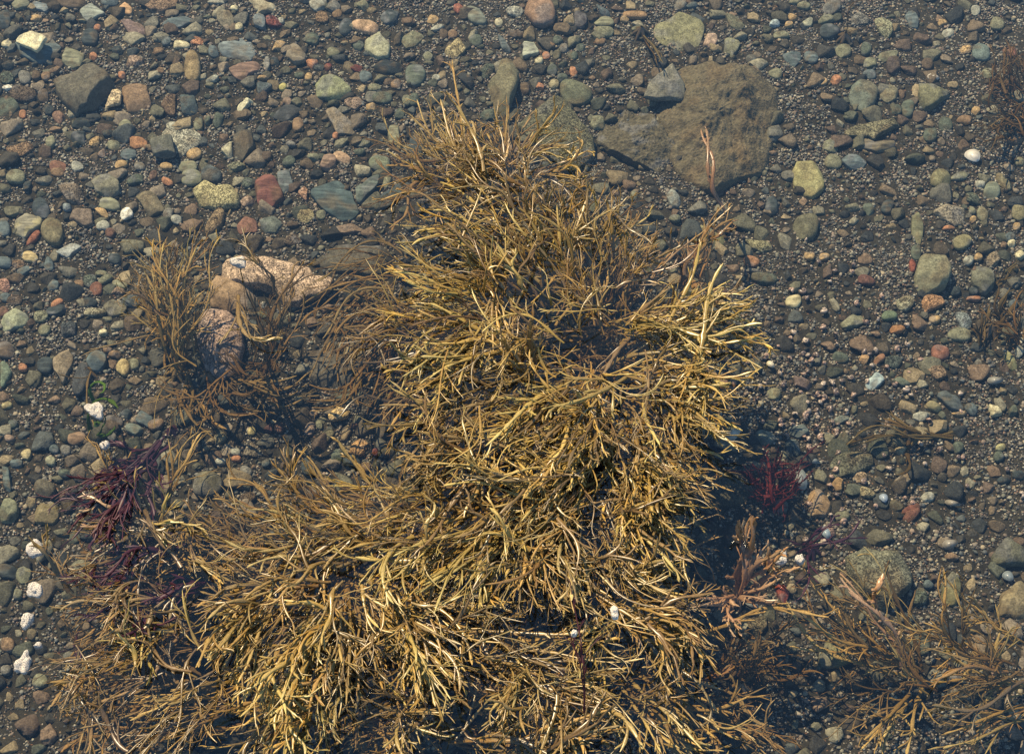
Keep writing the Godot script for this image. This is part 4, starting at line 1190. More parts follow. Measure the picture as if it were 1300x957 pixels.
func make_weed() -> void:
	plant("tan brown wrack tuft at the top of the big seaweed mass, tips pointing up", "seaweed", Vector2(645, 260), 11, [
		["ochre", 5, 6, -0.05, -0.02, 0.03, 640, 262, 580, 200, 548, 150, 532, 95],
		["ochre", 14, 18, -0.06, -0.01, 0.05, 640, 258, 595, 215, 560, 175, 538, 140],
		["ochre", 14, 14, -0.05, 0.0, 0.05, 645, 258, 575, 222, 505, 190],
		["brown", 14, 18, -0.07, -0.03, 0.05, 650, 262, 575, 245, 505, 228],
		["ochre", 10, 14, -0.03, 0.01, 0.04, 655, 250, 620, 205, 592, 160],
		["ochre", 8, 10, -0.03, 0.0, 0.04, 660, 245, 650, 195, 655, 135],
		["gold", 2, 4, 0.0, 0.02, 0.01, 662, 195, 688, 168, 706, 144],
		["gold", 5, 10, -0.02, 0.01, 0.03, 640, 230, 690, 212, 735, 207],
		["ochre", 4, 6, -0.01, 0.01, 0.02, 660, 200, 700, 185, 720, 182],
		["gold", 3, 5, 0.0, 0.02, 0.02, 690, 225, 720, 205, 738, 188],
		["ochre", 16, 22, -0.05, 0.01, 0.05, 650, 265, 620, 235, 580, 205],
		["brown", 12, 24, -0.06, -0.01, 0.05, 660, 262, 640, 225, 625, 180],
		["ochre", 14, 24, -0.05, 0.01, 0.05, 690, 310, 645, 280, 590, 255],
		["ochre", 12, 24, -0.05, 0.01, 0.05, 700, 310, 680, 270, 670, 230],
		["brown", 4, 14, -0.06, -0.02, 0.04, 670, 262, 720, 240, 760, 235],
	])
	plant("golden wrack clump at the centre, fanning out from a dark hollow", "seaweed", Vector2(745, 440), 12, [
		["gold", 26, 34, -0.06, 0.02, 0.06, 745, 425, 705, 335, 655, 262],
		["ochre", 22, 30, -0.06, 0.01, 0.06, 750, 415, 732, 320, 742, 245],
		["ochre", 20, 20, -0.06, 0.01, 0.05, 765, 405, 782, 325, 812, 265],
		["brown", 10, 16, -0.07, -0.01, 0.05, 770, 400, 800, 345, 822, 290],
		["gold", 22, 26, -0.05, 0.02, 0.06, 705, 385, 640, 330, 575, 292, 535, 280],
		["gold", 18, 22, -0.05, 0.02, 0.05, 695, 405, 620, 370, 555, 350, 505, 332],
		["ochre", 18, 20, -0.06, 0.01, 0.05, 685, 425, 605, 402, 525, 392, 482, 385],
		["gold", 20, 18, -0.05, 0.02, 0.05, 695, 435, 612, 430, 545, 425, 490, 432],
		["gold", 18, 18, -0.05, 0.02, 0.05, 695, 452, 625, 455, 560, 468, 502, 520],
		["ochre", 16, 18, -0.05, 0.01, 0.05, 705, 472, 640, 482, 572, 508, 506, 540],
		["gold", 12, 12, -0.03, 0.03, 0.04, 765, 412, 830, 395, 882, 380],
		["gold", 6, 8, -0.03, 0.02, 0.03, 785, 440, 862, 402, 952, 388],
		["gold", 9, 12, -0.04, 0.01, 0.04, 785, 432, 855, 432, 920, 420, 962, 436],
		["gold", 16, 16, -0.04, 0.02, 0.04, 775, 470, 842, 462, 900, 470, 930, 488],
		["gold", 12, 12, -0.04, 0.01, 0.04, 775, 480, 852, 492, 915, 508, 958, 515],
		["ochre", 16, 20, -0.05, 0.01, 0.05, 785, 490, 850, 512, 905, 548],
		["ochre", 10, 18, -0.06, 0.0, 0.05, 785, 500, 832, 542, 872, 590],
		["brown", 14, 34, -0.09, -0.06, 0.03, 690, 450, 745, 440, 800, 440],
		["brown", 10, 30, -0.09, -0.07, 0.02, 760, 500, 760, 450, 750, 400],
	])
	plant("tangled yellow wrack clump below the hollow, swept by a long arching frond", "seaweed", Vector2(775, 485), 13, [
		["gold", 26, 20, -0.05, 0.03, 0.05, 775, 472, 722, 500, 662, 540, 608, 572],
		["gold", 24, 24, -0.05, 0.03, 0.05, 775, 482, 725, 532, 682, 592],
		["gold", 10, 6, 0.015, 0.04, 0.02, 785, 520, 768, 568, 705, 602, 640, 602, 585, 582, 548, 566],
		["gold", 3, 3, 0.03, 0.045, 0.01, 790, 545, 760, 575, 700, 600, 630, 605],
		["ochre", 20, 22, -0.05, 0.01, 0.05, 650, 490, 580, 540, 520, 582],
		["ochre", 14, 20, -0.05, 0.01, 0.05, 640, 560, 580, 600, 520, 620],
		["gold", 20, 20, -0.05, 0.01, 0.05, 790, 520, 828, 580, 852, 642],
		["ochre", 16, 22, -0.06, 0.0, 0.05, 790, 540, 850, 590, 880, 640],
		["gold", 14, 18, -0.04, 0.02, 0.05, 700, 480, 670, 455, 655, 420],
		["gold", 22, 34, -0.04, 0.03, 0.05, 740, 470, 745, 540, 730, 600],
		["ochre", 24, 50, -0.08, -0.03, 0.04, 720, 480, 670, 540, 640, 600],
		["gold", 12, 20, -0.03, 0.03, 0.03, 800, 560, 800, 610, 780, 660],
	])
	plant("broad golden brown wrack clump filling the lower middle, hanging downward", "seaweed", Vector2(700, 620), 14, [
		["ochre", 20, 16, -0.05, 0.01, 0.05, 790, 562, 832, 620, 868, 660],
		["gold", 22, 20, -0.05, 0.02, 0.05, 765, 592, 802, 650, 842, 700, 870, 738],
		["ochre", 22, 20, -0.05, 0.01, 0.05, 745, 602, 764, 680, 802, 738, 862, 758],
		["ochre", 26, 30, -0.05, 0.02, 0.05, 705, 602, 685, 680, 692, 760],
		["ochre", 20, 26, -0.05, 0.02, 0.05, 685, 612, 702, 700, 742, 770],
		["gold", 26, 30, -0.05, 0.02, 0.05, 665, 622, 622, 690, 582, 742],
		["gold", 20, 18, -0.04, 0.02, 0.05, 645, 622, 582, 660, 502, 690, 442, 720],
		["gold", 9, 7, 0.0, 0.035, 0.02, 648, 640, 562, 690, 472, 722],
		["ochre", 16, 14, -0.05, 0.01, 0.05, 720, 700, 790, 758, 872, 790],
		["gold", 5, 5, 0.0, 0.03, 0.02, 835, 792, 782, 788, 748, 812, 748, 860],
		["ochre", 18, 24, -0.05, 0.01, 0.05, 800, 762, 850, 800, 872, 862],
		["ochre", 20, 22, -0.06, 0.0, 0.05, 560, 802, 640, 832, 722, 850, 800, 850],
		["brown", 20, 26, -0.07, -0.01, 0.05, 560, 860, 660, 868, 770, 885],
		["ochre", 16, 30, -0.06, 0.0, 0.05, 700, 830, 690, 900, 705, 965],
		["ochre", 16, 30, -0.06, 0.0, 0.05, 790, 850, 840, 905, 880, 960],
		["brown", 22, 60, -0.09, -0.05, 0.03, 690, 640, 690, 720, 680, 800],
		["ochre", 22, 40, -0.06, 0.0, 0.05, 560, 930, 660, 935, 780, 930],
		["ochre", 18, 30, -0.05, 0.01, 0.05, 640, 800, 660, 850, 640, 910],
	])
	plant("fan of golden wrack in the lower left centre, spreading from one point", "seaweed", Vector2(430, 735), 15, [
		["ochre", 14, 12, -0.05, 0.01, 0.04, 560, 645, 482, 652, 402, 642, 365, 622],
		["ochre", 4, 5, -0.02, 0.01, 0.02, 445, 662, 392, 642, 350, 590],
		["gold", 4, 5, -0.02, 0.01, 0.02, 402, 645, 372, 612, 376, 575],
		["ochre", 12, 8, -0.04, 0.01, 0.04, 500, 672, 422, 682, 345, 666, 308, 666],
		["ochre", 14, 12, -0.05, 0.0, 0.04, 472, 692, 392, 702, 312, 692, 268, 682],
		["ochre", 18, 14, -0.04, 0.02, 0.04, 432, 722, 382, 752, 322, 790, 288, 862],
		["gold", 22, 20, -0.04, 0.02, 0.05, 432, 732, 402, 790, 352, 862, 318, 905],
		["ochre", 24, 26, -0.04, 0.02, 0.05, 432, 732, 442, 802, 430, 885],
		["gold", 24, 25, -0.04, 0.02, 0.05, 432, 732, 492, 780, 542, 842, 560, 885],
		["ochre", 18, 14, -0.04, 0.02, 0.05, 450, 722, 522, 760, 592, 788, 645, 802],
		["brown", 16, 16, -0.06, -0.02, 0.04, 422, 712, 342, 732, 250, 722],
		["gold", 6, 6, 0.0, 0.04, 0.02, 350, 764, 308, 788, 285, 830, 270, 875],
		["ochre", 3, 4, 0.02, 0.04, 0.02, 330, 770, 290, 768, 262, 785],
		["ochre", 16, 24, -0.05, 0.01, 0.05, 560, 740, 520, 790, 500, 850],
		["brown", 20, 30, -0.06, -0.01, 0.05, 600, 880, 500, 905, 400, 935],
		["brown", 18, 50, -0.09, -0.04, 0.03, 470, 690, 460, 780, 430, 860],
		["gold", 20, 40, -0.05, 0.01, 0.05, 430, 870, 380, 915, 330, 965],
		["ochre", 18, 40, -0.06, 0.0, 0.05, 470, 870, 500, 920, 520, 965],
		["ochre", 16, 26, -0.05, 0.01, 0.05, 480, 720, 520, 690, 560, 670],
	])
	plant("matted brown wrack lying half sunk in the lower left corner", "seaweed", Vector2(200, 780), 16, [
		["brown", 14, 24, -0.07, -0.02, 0.04, 262, 702, 182, 720, 108, 740],
		["brown", 18, 26, -0.07, -0.02, 0.04, 265, 762, 182, 772, 98, 792],
		["brown", 18, 26, -0.07, -0.01, 0.05, 260, 842, 152, 852, 75, 862],
		["ochre", 8, 16, -0.05, -0.01, 0.04, 205, 665, 172, 642, 150, 600],
		["brown", 12, 18, -0.06, -0.02, 0.04, 232, 692, 142, 692, 78, 682],
		["ochre", 4, 8, -0.04, -0.01, 0.03, 152, 652, 132, 602, 126, 565],
		["gold", 2, 3, -0.02, 0.01, 0.01, 196, 681, 206, 650, 211, 625],
		["gold", 2, 3, -0.02, 0.01, 0.01, 172, 640, 200, 668, 232, 660],
		["ochre", 3, 6, -0.05, -0.03, 0.03, 212, 640, 236, 580, 258, 552],
		["ochre", 9, 14, -0.04, 0.0, 0.04, 240, 660, 250, 700, 300, 720],
		["gold", 8, 14, -0.03, 0.01, 0.03, 250, 800, 200, 800, 150, 830],
		["brown", 12, 26, -0.05, -0.01, 0.04, 290, 860, 200, 905, 110, 950],
		["brown", 12, 24, -0.06, -0.02, 0.04, 130, 800, 110, 860, 90, 950],
		["brown", 12, 30, -0.07, -0.03, 0.04, 320, 720, 290, 680, 250, 650],
		["brown", 12, 24, -0.04, 0.0, 0.04, 200, 720, 180, 740, 140, 800],
		["brown", 12, 40, -0.06, -0.01, 0.04, 300, 800, 220, 830, 140, 900],
		["brown", 10, 50, -0.08, -0.04, 0.03, 280, 740, 200, 760, 110, 800],
		["brown", 10, 40, -0.08, -0.04, 0.03, 320, 920, 220, 930, 100, 940],
		["ochre", 8, 30, -0.03, 0.01, 0.03, 330, 860, 260, 890, 180, 920],
		["ochre", 4, 5, -0.04, -0.01, 0.03, 100, 760, 70, 720, 48, 690],
	])
	plant("upright golden brown wrack tuft on the far left, left of the pale granite", "seaweed", Vector2(225, 475), 17, [
		["ochre", 8, 14, -0.11, -0.02, 0.03, 225, 478, 205, 405, 172, 325],
		["ochre", 10, 16, -0.11, -0.01, 0.04, 228, 478, 215, 385, 208, 300],
		["ochre", 7, 14, -0.11, -0.01, 0.04, 232, 478, 240, 390, 252, 300],
		["gold", 3, 8, -0.06, 0.0, 0.02, 228, 420, 236, 350, 258, 310],
		["dark", 5, 18, -0.12, -0.06, 0.03, 228, 482, 215, 440, 195, 390],
	])
	plant("dark brown bushy wrack tuft growing over the pale granite rock", "seaweed", Vector2(342, 468), 18, [
		["dark", 4, 12, -0.10, -0.01, 0.03, 340, 470, 322, 400, 302, 345],
		["brown", 4, 8, -0.08, -0.01, 0.03, 345, 468, 352, 390, 380, 325],
		["dark", 4, 14, -0.10, -0.03, 0.04, 340, 470, 345, 430, 330, 380],
		["ochre", 2, 3, -0.02, 0.01, 0.01, 350, 370, 332, 335, 302, 308],
		["ochre", 2, 3, -0.02, 0.01, 0.01, 300, 375, 320, 425, 358, 432],
		["dark", 4, 16, -0.11, -0.05, 0.03, 340, 475, 310, 470, 280, 440],
		["brown", 3, 6, -0.08, -0.01, 0.03, 350, 470, 368, 400, 372, 370],
	])
	plant("long trailing dark strands between the pale granite and the golden clump", "seaweed", Vector2(520, 350), 19, [
		["strand", 7, 10, -0.05, -0.07, 0.04, 545, 330, 470, 340, 415, 385, 385, 432],
		["strand", 7, 12, -0.05, -0.07, 0.04, 540, 352, 462, 372, 402, 420, 385, 455],
		["strand", 12, 18, -0.05, -0.07, 0.04, 530, 390, 452, 402, 405, 450],
		["strand", 4, 10, -0.06, -0.05, 0.04, 520, 340, 450, 330, 400, 345],
		["dark", 26, 28, -0.06, -0.04, 0.05, 545, 410, 490, 430, 452, 480],
		["dark", 22, 24, -0.07, -0.05, 0.05, 545, 450, 500, 490, 478, 530],
		["brown", 10, 20, -0.04, -0.02, 0.04, 560, 400, 500, 410, 460, 440],
		["strand", 6, 10, -0.06, -0.08, 0.03, 470, 470, 430, 500, 370, 492],
	])
	plant("dark drooping weed fringe below the pink boulder", "seaweed", Vector2(265, 480), 20, [
		["strand", 8, 18, -0.10, -0.09, 0.03, 235, 470, 228, 512, 240, 560],
		["dark", 8, 20, -0.09, -0.09, 0.03, 265, 470, 300, 500, 345, 492],
		["strand", 6, 12, -0.08, -0.08, 0.03, 300, 482, 352, 492, 400, 465],
		["brown", 1, 0, -0.08, -0.07, 0.0, 232, 424, 180, 428, 112, 442],
		["brown", 2, 6, -0.08, -0.05, 0.01, 300, 470, 250, 510, 200, 490],
		["dark", 6, 22, -0.10, -0.09, 0.03, 290, 470, 330, 470, 380, 450],
	])
	plant("thin branching sprig standing apart right of the golden clump", "seaweed", Vector2(800, 368), 21, [
		["sprig", 3, 4, -0.03, 0.015, 0.02, 796, 368, 850, 335, 893, 305, 927, 258],
		["sprig", 4, 8, -0.03, 0.015, 0.02, 868, 372, 890, 322, 916, 270],
		["sprig", 3, 5, -0.02, 0.01, 0.02, 880, 335, 900, 300, 935, 285],
		["sprig", 2, 4, -0.04, 0.0, 0.02, 893, 376, 894, 340, 902, 300],
		["rust", 2, 1, -0.01, 0.0, 0.004, 918, 268, 903, 215, 894, 163],
		["sprig", 2, 3, -0.04, 0.005, 0.01, 868, 366, 862, 325, 847, 298],
		["sprig", 2, 6, -0.04, 0.0, 0.02, 865, 372, 880, 355, 890, 380],
	])
	plant("fleshy tan pink wrack sprig with swollen tips beside the red stone", "seaweed", Vector2(935, 757), 22, [
		["tan", 3, 4, -0.04, 0.03, 0.02, 935, 757, 945, 705, 958, 655],
		["tan", 2, 3, -0.01, 0.03, 0.01, 943, 700, 938, 675, 940, 660],
		["tan", 4, 6, -0.04, 0.028, 0.02, 938, 752, 962, 718, 992, 697],
		["tan", 4, 6, -0.04, 0.025, 0.02, 942, 752, 975, 735, 1004, 724],
		["tan", 3, 4, -0.03, 0.005, 0.01, 940, 757, 965, 765, 988, 764],
		["tan", 3, 4, -0.03, 0.0, 0.01, 932, 757, 910, 762, 888, 765],
		["tan", 3, 5, -0.04, 0.0, 0.01, 930, 760, 922, 782, 936, 802],
	])
	plant("single long frond reaching right from the lower golden clump", "seaweed", Vector2(858, 795), 23, [
		["ochre", 1, 0, -0.02, -0.01, 0.0, 855, 795, 925, 792, 975, 780, 1052, 776],
	], "wrack_frond")
	plant("lone brown frond in the dark gap left of the tan sprig", "seaweed", Vector2(926, 757), 39, [
		["brown", 1, 0, -0.03, -0.02, 0.0, 925, 755, 900, 725, 882, 700],
	], "wrack_frond")
	plant("brown wrack clump at lower right, slanting left over the large grey slab", "seaweed", Vector2(1165, 868), 24, [
		["ochre", 7, 12, -0.09, -0.02, 0.03, 1168, 868, 1132, 802, 1082, 742, 1040, 712],
		["ochre", 6, 14, -0.09, -0.03, 0.03, 1182, 872, 1122, 832, 1062, 790, 1032, 732],
		["tan", 2, 2, -0.03, 0.0, 0.01, 1150, 846, 1122, 792, 1102, 762, 1064, 737],
		["tan", 1, 0, -0.01, 0.01, 0.0, 1112, 770, 1112, 752, 1120, 732],
		["dark", 5, 16, -0.11, -0.07, 0.03, 1172, 882, 1102, 862, 1052, 832],
		["ochre", 7, 26, -0.08, -0.03, 0.03, 1170, 870, 1130, 900, 1080, 950],
		["dark", 4, 20, -0.11, -0.06, 0.03, 1150, 850, 1110, 820, 1070, 740],
		["ochre", 4, 10, -0.05, -0.01, 0.02, 1190, 880, 1150, 850, 1130, 800],
	])
	plant("golden beaded wrack clump in the bottom right corner", "seaweed", Vector2(1240, 840), 25, [
		["ochre", 2, 2, -0.06, 0.0, 0.01, 1230, 832, 1202, 792, 1192, 720],
		["ochre", 2, 2, -0.06, 0.0, 0.01, 1218, 828, 1225, 785, 1212, 742],
		["ochre", 4, 12, -0.07, -0.02, 0.03, 1230, 822, 1185, 812, 1148, 796],
		["ochre", 4, 12, -0.07, -0.01, 0.03, 1310, 832, 1262, 800, 1228, 768],
		["brown", 6, 16, -0.06, 0.0, 0.04, 1320, 850, 1245, 842, 1180, 832],
		["ochre", 6, 18, -0.07, -0.01, 0.04, 1330, 872, 1250, 872, 1180, 862],
		["ochre", 4, 22, -0.07, -0.02, 0.04, 1330, 900, 1250, 910, 1180, 925],
		["ochre", 4, 10, -0.05, 0.0, 0.03, 1265, 880, 1262, 830, 1265, 795],
	])
	plant("scrubby brown wrack sprigs at the bottom edge below the tan sprig", "seaweed", Vector2(940, 872), 26, [
		["brown", 5, 6, -0.09, -0.03, 0.03, 938, 876, 958, 838, 966, 800],
		["ochre", 4, 5, -0.09, -0.03, 0.03, 968, 872, 964, 835, 966, 812],
		["dark", 12, 12, -0.10, -0.06, 0.03, 900, 862, 952, 850, 1002, 850],
		["brown", 3, 5, -0.08, -0.03, 0.02, 965, 820, 985, 805, 1000, 792],
		["rust", 3, 3, -0.05, -0.01, 0.01, 890, 868, 920, 852, 930, 846],
		["brown", 10, 24, -0.08, -0.04, 0.03, 900, 880, 940, 920, 980, 955],
	])
	plant("dark purple glossy weed strands at left, above the white crusts", "seaweed", Vector2(220, 550), 27, [
		["purple", 4, 3, -0.01, 0.005, 0.01, 222, 550, 185, 576, 140, 603, 76, 632],
		["purple", 4, 4, -0.01, 0.005, 0.01, 218, 555, 180, 588, 150, 618, 122, 662],
		["purple", 4, 6, -0.02, 0.005, 0.02, 196, 568, 165, 605, 130, 640, 92, 672],
		["purple", 4, 7, -0.02, 0.0, 0.02, 184, 578, 165, 625, 150, 680],
		["purple", 4, 7, -0.02, 0.0, 0.02, 176, 590, 145, 640, 118, 690],
		["purple", 1, 0, -0.02, -0.01, 0.0, 188, 572, 170, 570, 145, 562],
		["purple", 4, 12, -0.01, 0.006, 0.02, 190, 570, 160, 600, 130, 615, 100, 625],
		["purple", 4, 14, -0.01, 0.006, 0.02, 160, 600, 130, 640, 85, 655],
		["purple", 4, 16, -0.02, 0.004, 0.02, 180, 600, 160, 650, 140, 700],
		["tan", 3, 20, -0.02, 0.004, 0.02, 190, 640, 150, 650, 100, 655],
		["purple", 1, 0, -0.03, -0.01, 0.0, 195, 580, 190, 620, 192, 655],
	], "purple_weed", "strand")
	plant("purple black weed curling through the brown mat in the lower left", "seaweed", Vector2(160, 765), 28, [
		["purple", 4, 3, -0.02, 0.0, 0.01, 285, 742, 240, 745, 195, 760, 160, 760],
		["purple", 4, 6, -0.03, -0.01, 0.02, 190, 690, 165, 705, 158, 735, 150, 760],
		["purple", 4, 4, -0.03, -0.01, 0.01, 160, 745, 130, 775, 112, 780],
		["purple", 4, 8, -0.04, -0.01, 0.02, 130, 710, 110, 722, 85, 725],
		["purple", 4, 16, -0.02, 0.004, 0.02, 250, 690, 200, 690, 150, 715, 100, 725],
		["purple", 4, 16, -0.02, 0.004, 0.02, 200, 740, 160, 730, 120, 745],
		["purple", 1, 0, -0.04, -0.01, 0.0, 185, 778, 182, 800, 178, 822],
		["purple", 4, 3, -0.03, 0.0, 0.01, 150, 770, 175, 778, 185, 795],
		["purple", 1, 0, -0.04, -0.01, 0.0, 100, 800, 98, 840, 96, 865],
	], "purple_weed", "strand")
	plant("feathery dark red weed tuft beside the grey mussel shell", "seaweed", Vector2(985, 640), 29, [
		["red", 12, 12, -0.12, -0.07, 0.02, 984, 640, 970, 615, 962, 590],
		["red", 14, 14, -0.12, -0.06, 0.02, 986, 640, 992, 610, 1000, 575],
		["red", 10, 10, -0.12, -0.08, 0.02, 984, 635, 1000, 610, 1010, 595],
		["red", 8, 12, -0.12, -0.08, 0.02, 982, 640, 970, 625, 960, 612],
	], "red_weed", "strand")
	plant("upright purple brown stem standing through the weed at the bottom", "seaweed", Vector2(738, 890), 30, [
		["purple", 1, 0, 0.03, 0.05, 0.0, 740, 905, 738, 850, 736, 800, 727, 738],
	], "upright_weed", "stem")
	plant("green ribbon of weed curling round the white crust at far left", "seaweed", Vector2(125, 545), 31, [
		["green", 1, 0, -0.06, -0.01, 0.0, 113, 545, 110, 530, 118, 515, 128, 508, 140, 510, 150, 518],
		["green", 1, 0, -0.04, -0.02, 0.0, 117, 512, 113, 500, 118, 489, 130, 488, 132, 498, 126, 502],
		["green", 1, 0, -0.07, -0.05, 0.0, 122, 552, 132, 540, 131, 525],
		["green", 1, 0, -0.07, -0.06, 0.0, 125, 552, 138, 552, 146, 540],
	], "green_weed", "ribbon")
	plant("pale thin thread beside the green ribbon weed", "seaweed", Vector2(112, 475), 32, [
		["strand", 1, 0, -0.04, -0.01, 0.0, 117, 472, 113, 495, 108, 520, 116, 541],
	], "weed_thread", "strand")
	plant("yellow brown thread weed lying by the square khaki block", "seaweed", Vector2(1150, 553), 33, [
		["thread", 3, 6, -0.11, -0.10, 0.01, 1210, 555, 1165, 553, 1120, 550, 1075, 565],
		["thread", 3, 6, -0.11, -0.10, 0.01, 1175, 555, 1150, 545, 1120, 535],
		["thread", 1, 0, -0.115, -0.11, 0.0, 1152, 560, 1155, 590, 1140, 605],
	], "thread_weed", "strand")
	plant("dark brown weed tuft at the upper right edge of the view", "seaweed", Vector2(1285, 110), 34, [
		["dark", 14, 22, -0.12, -0.06, 0.03, 1295, 130, 1280, 100, 1262, 75],
		["dark", 12, 22, -0.12, -0.07, 0.03, 1310, 130, 1300, 100, 1290, 70],
		["dark", 12, 20, -0.12, -0.08, 0.03, 1310, 160, 1285, 150, 1260, 150],
	])
	plant("thin brown weed straggling over the gravel at the right edge", "seaweed", Vector2(1260, 420), 35, [
		["thread", 5, 8, -0.12, -0.10, 0.02, 1245, 440, 1245, 400, 1246, 385],
		["thread", 5, 12, -0.12, -0.10, 0.02, 1275, 430, 1272, 390, 1280, 360],
		["thread", 3, 4, -0.11, -0.09, 0.01, 1265, 360, 1280, 345, 1296, 333],
		["dark", 8, 14, -0.12, -0.09, 0.02, 1300, 440, 1285, 410, 1270, 400],
	], "thread_weed", "strand")
	plant("olive thread weed standing by the grey stones at the top right", "seaweed", Vector2(1072, 50), 36, [
		["thread", 1, 0, -0.11, -0.08, 0.0, 1070, 55, 1074, 25, 1085, 8, 1102, 0],
	], "thread_weed", "strand")
	plant("short olive stalk beside the large flat khaki slab", "seaweed", Vector2(814, 42), 38, [
		["thread", 2, 3, -0.11, -0.09, 0.01, 816, 45, 828, 62, 838, 82],
	], "thread_weed", "strand")
	plant("dark purple twig with tan tips lying right of the tan sprig", "seaweed", Vector2(1030, 700), 37, [
		["purple", 1, 0, -0.02, 0.0, 0.0, 1012, 702, 1040, 692, 1075, 682, 1092, 664],
		["purple", 1, 0, -0.04, -0.01, 0.0, 1025, 698, 1028, 730, 1018, 758],
		["purple", 2, 4, -0.03, 0.0, 0.01, 1020, 700, 1035, 685, 1055, 665],
	], "purple_weed", "strand")

# ---------------------------------------------------------------- crusts and shells
func crust(label: String, x: float, y: float, w: float, h: float, ang: float, height: float, seed_value: int) -> void:
	var rng := RandomNumberGenerator.new()
	rng.seed = seed_value
	fresh()
	var row := ["", "c", (height - BED) * 1000.0, [235, 232, 225], [x, y, w, h, ang]]
	var keep := occupied.duplicate()
	var o := add_stone(row, rng, true)
	occupied = keep
	var s := inst("white_crust", commit(true), M.crust)
	s.position = o
	tag(s, label, "crust", "white honeycombed crusts on the weed")

func snail_mesh(c0: Color, c1: Color) -> ArrayMesh:
	# a coiled shell about 2 units across, apex up, mouth at the rim
	fresh()
	var turns := 3.0
	var m := 40
	var sides := 8
	for i in m:
		var t := float(i) / (m - 1)
		var a := t * turns * TAU
		var g := exp(lerpf(-2.6, 0.0, t))
		var r := 0.48 * g
		var c := Vector3(cos(a) * 0.52 * g, 1.0 - 0.95 * g, sin(a) * 0.52 * g)
		var out := Vector3(cos(a), 0, sin(a))
		for k in sides:
			var b := TAU * k / sides
			var d := out * cos(b) + Vector3.UP * sin(b)
			V.append(c + d * r); N.append(d)
			var v := 0.8 + 0.2 * sin(b * 3.0 + a)
			var q := c0.lerp(c1, t)
			C.append(Color(q.r * v, q.g * v, q.b * v))
	for i in m - 1:
		for k in sides:
			var p := i * sides + k
			var q := i * sides + (k + 1) % sides
			I.append_array(PackedInt32Array([p, q, p + sides, q, q + sides, p + sides]))
	return commit(true)

func make_snails() -> void:
	var meshes := [snail_mesh(Color(0.42, 0.26, 0.18), Color(0.30, 0.21, 0.15)), snail_mesh(Color(0.5, 0.4, 0.3), Color(0.36, 0.29, 0.22)), snail_mesh(Color(0.22, 0.15, 0.11), Color(0.16, 0.12, 0.09))]
	var rng := RandomNumberGenerator.new()
	rng.seed = 404
	var sets := [
		[70, 1018, 500, 34, 42, "small brown periwinkle shell in the dense scatter right of the golden clump", "periwinkles right of the golden clump"],
		[26, 1085, 400, 45, 60, "small brown periwinkle shell loosely scattered around the upper right gravel", "periwinkles in the upper right gravel"],
		[30, 1160, 520, 70, 60, "small brown periwinkle shell among the pebbles at the lower right", "periwinkles at the lower right"],
		[12, 1070, 640, 30, 30, "small brown periwinkle shell beside the dull green slab", "periwinkles beside the dull green slab"],
	]
	for s in sets:
		var k := 0
		var tries := 0
		while k < s[0] and tries < 4000:
			tries += 1
			var p := at(s[1] + rng.randfn() * s[3], s[2] + rng.randfn() * s[4], BED)
			if taken(p): continue
			var gx := int(floor(p.x / CELL))
			var gz := int(floor(p.z / CELL))
			occupy(gx, gz)
			var r := rng.randf_range(0.0042, 0.0068)
			var o := inst("periwinkle_shell", meshes[rng.randi() % 3], M.shell)
			p.y = bed(p.x, p.z) + r * 0.35 + 0.001
			o.position = p
			o.basis = Basis.from_euler(Vector3(rng.randf_range(-1.1, 1.1), rng.randf() * TAU, rng.randf_range(-1.1, 1.1))).scaled(Vector3.ONE * r)
			tag(o, s[5], "snail shell", s[6])
			k += 1

func valve(label: String, x: float, y: float, length: float, width: float, ang: float, col: Color, called := "mussel_shell") -> void:
	# one half of a bivalve: an oval bowl with growth rings, hollow side down
	fresh()
	var n := 26
	var m := 9
	var k := V.size()
	for side in 2:
		for j in m:
			var s := float(j) / (m - 1)
			for i in n:
				var a := TAU * i / n
				var rim := Vector2(cos(a) * length * 0.5, sin(a) * width * 0.5 * (1.0 - 0.28 * cos(a)))
				var beak := Vector2(length * 0.4, 0)
				var p := beak.lerp(rim, s)
				var dome := sqrt(maxf(0.0, 1.0 - s * s * 0.96)) * width * 0.2 - 0.0012 * side + 0.0004 * sin(s * 40.0)
				V.append(Vector3(p.x, dome, p.y))
				N.append(Vector3(p.x * 1.2, width * 0.6, p.y * 2.0).normalized())
				var v := 0.86 + 0.14 * sin(s * 34.0)
				C.append(Color(col.r * v, col.g * v, col.b * v))
		for j in m - 1:
			for i in n:
				var a := k + side * m * n + j * n + i
				var b := k + side * m * n + j * n + (i + 1) % n
				I.append_array(PackedInt32Array([a, b, a + n, b, b + n, a + n]))
	var o := inst(called, commit(true), M.shell)
	var p := at(x, y, BED)
	o.position = Vector3(p.x, bed(p.x, p.z) + 0.006, p.z)
	o.rotation = Vector3(0.15, deg_to_rad(-ang), 0.1)
	tag(o, label, "shell", "empty bivalve shells on the bed")

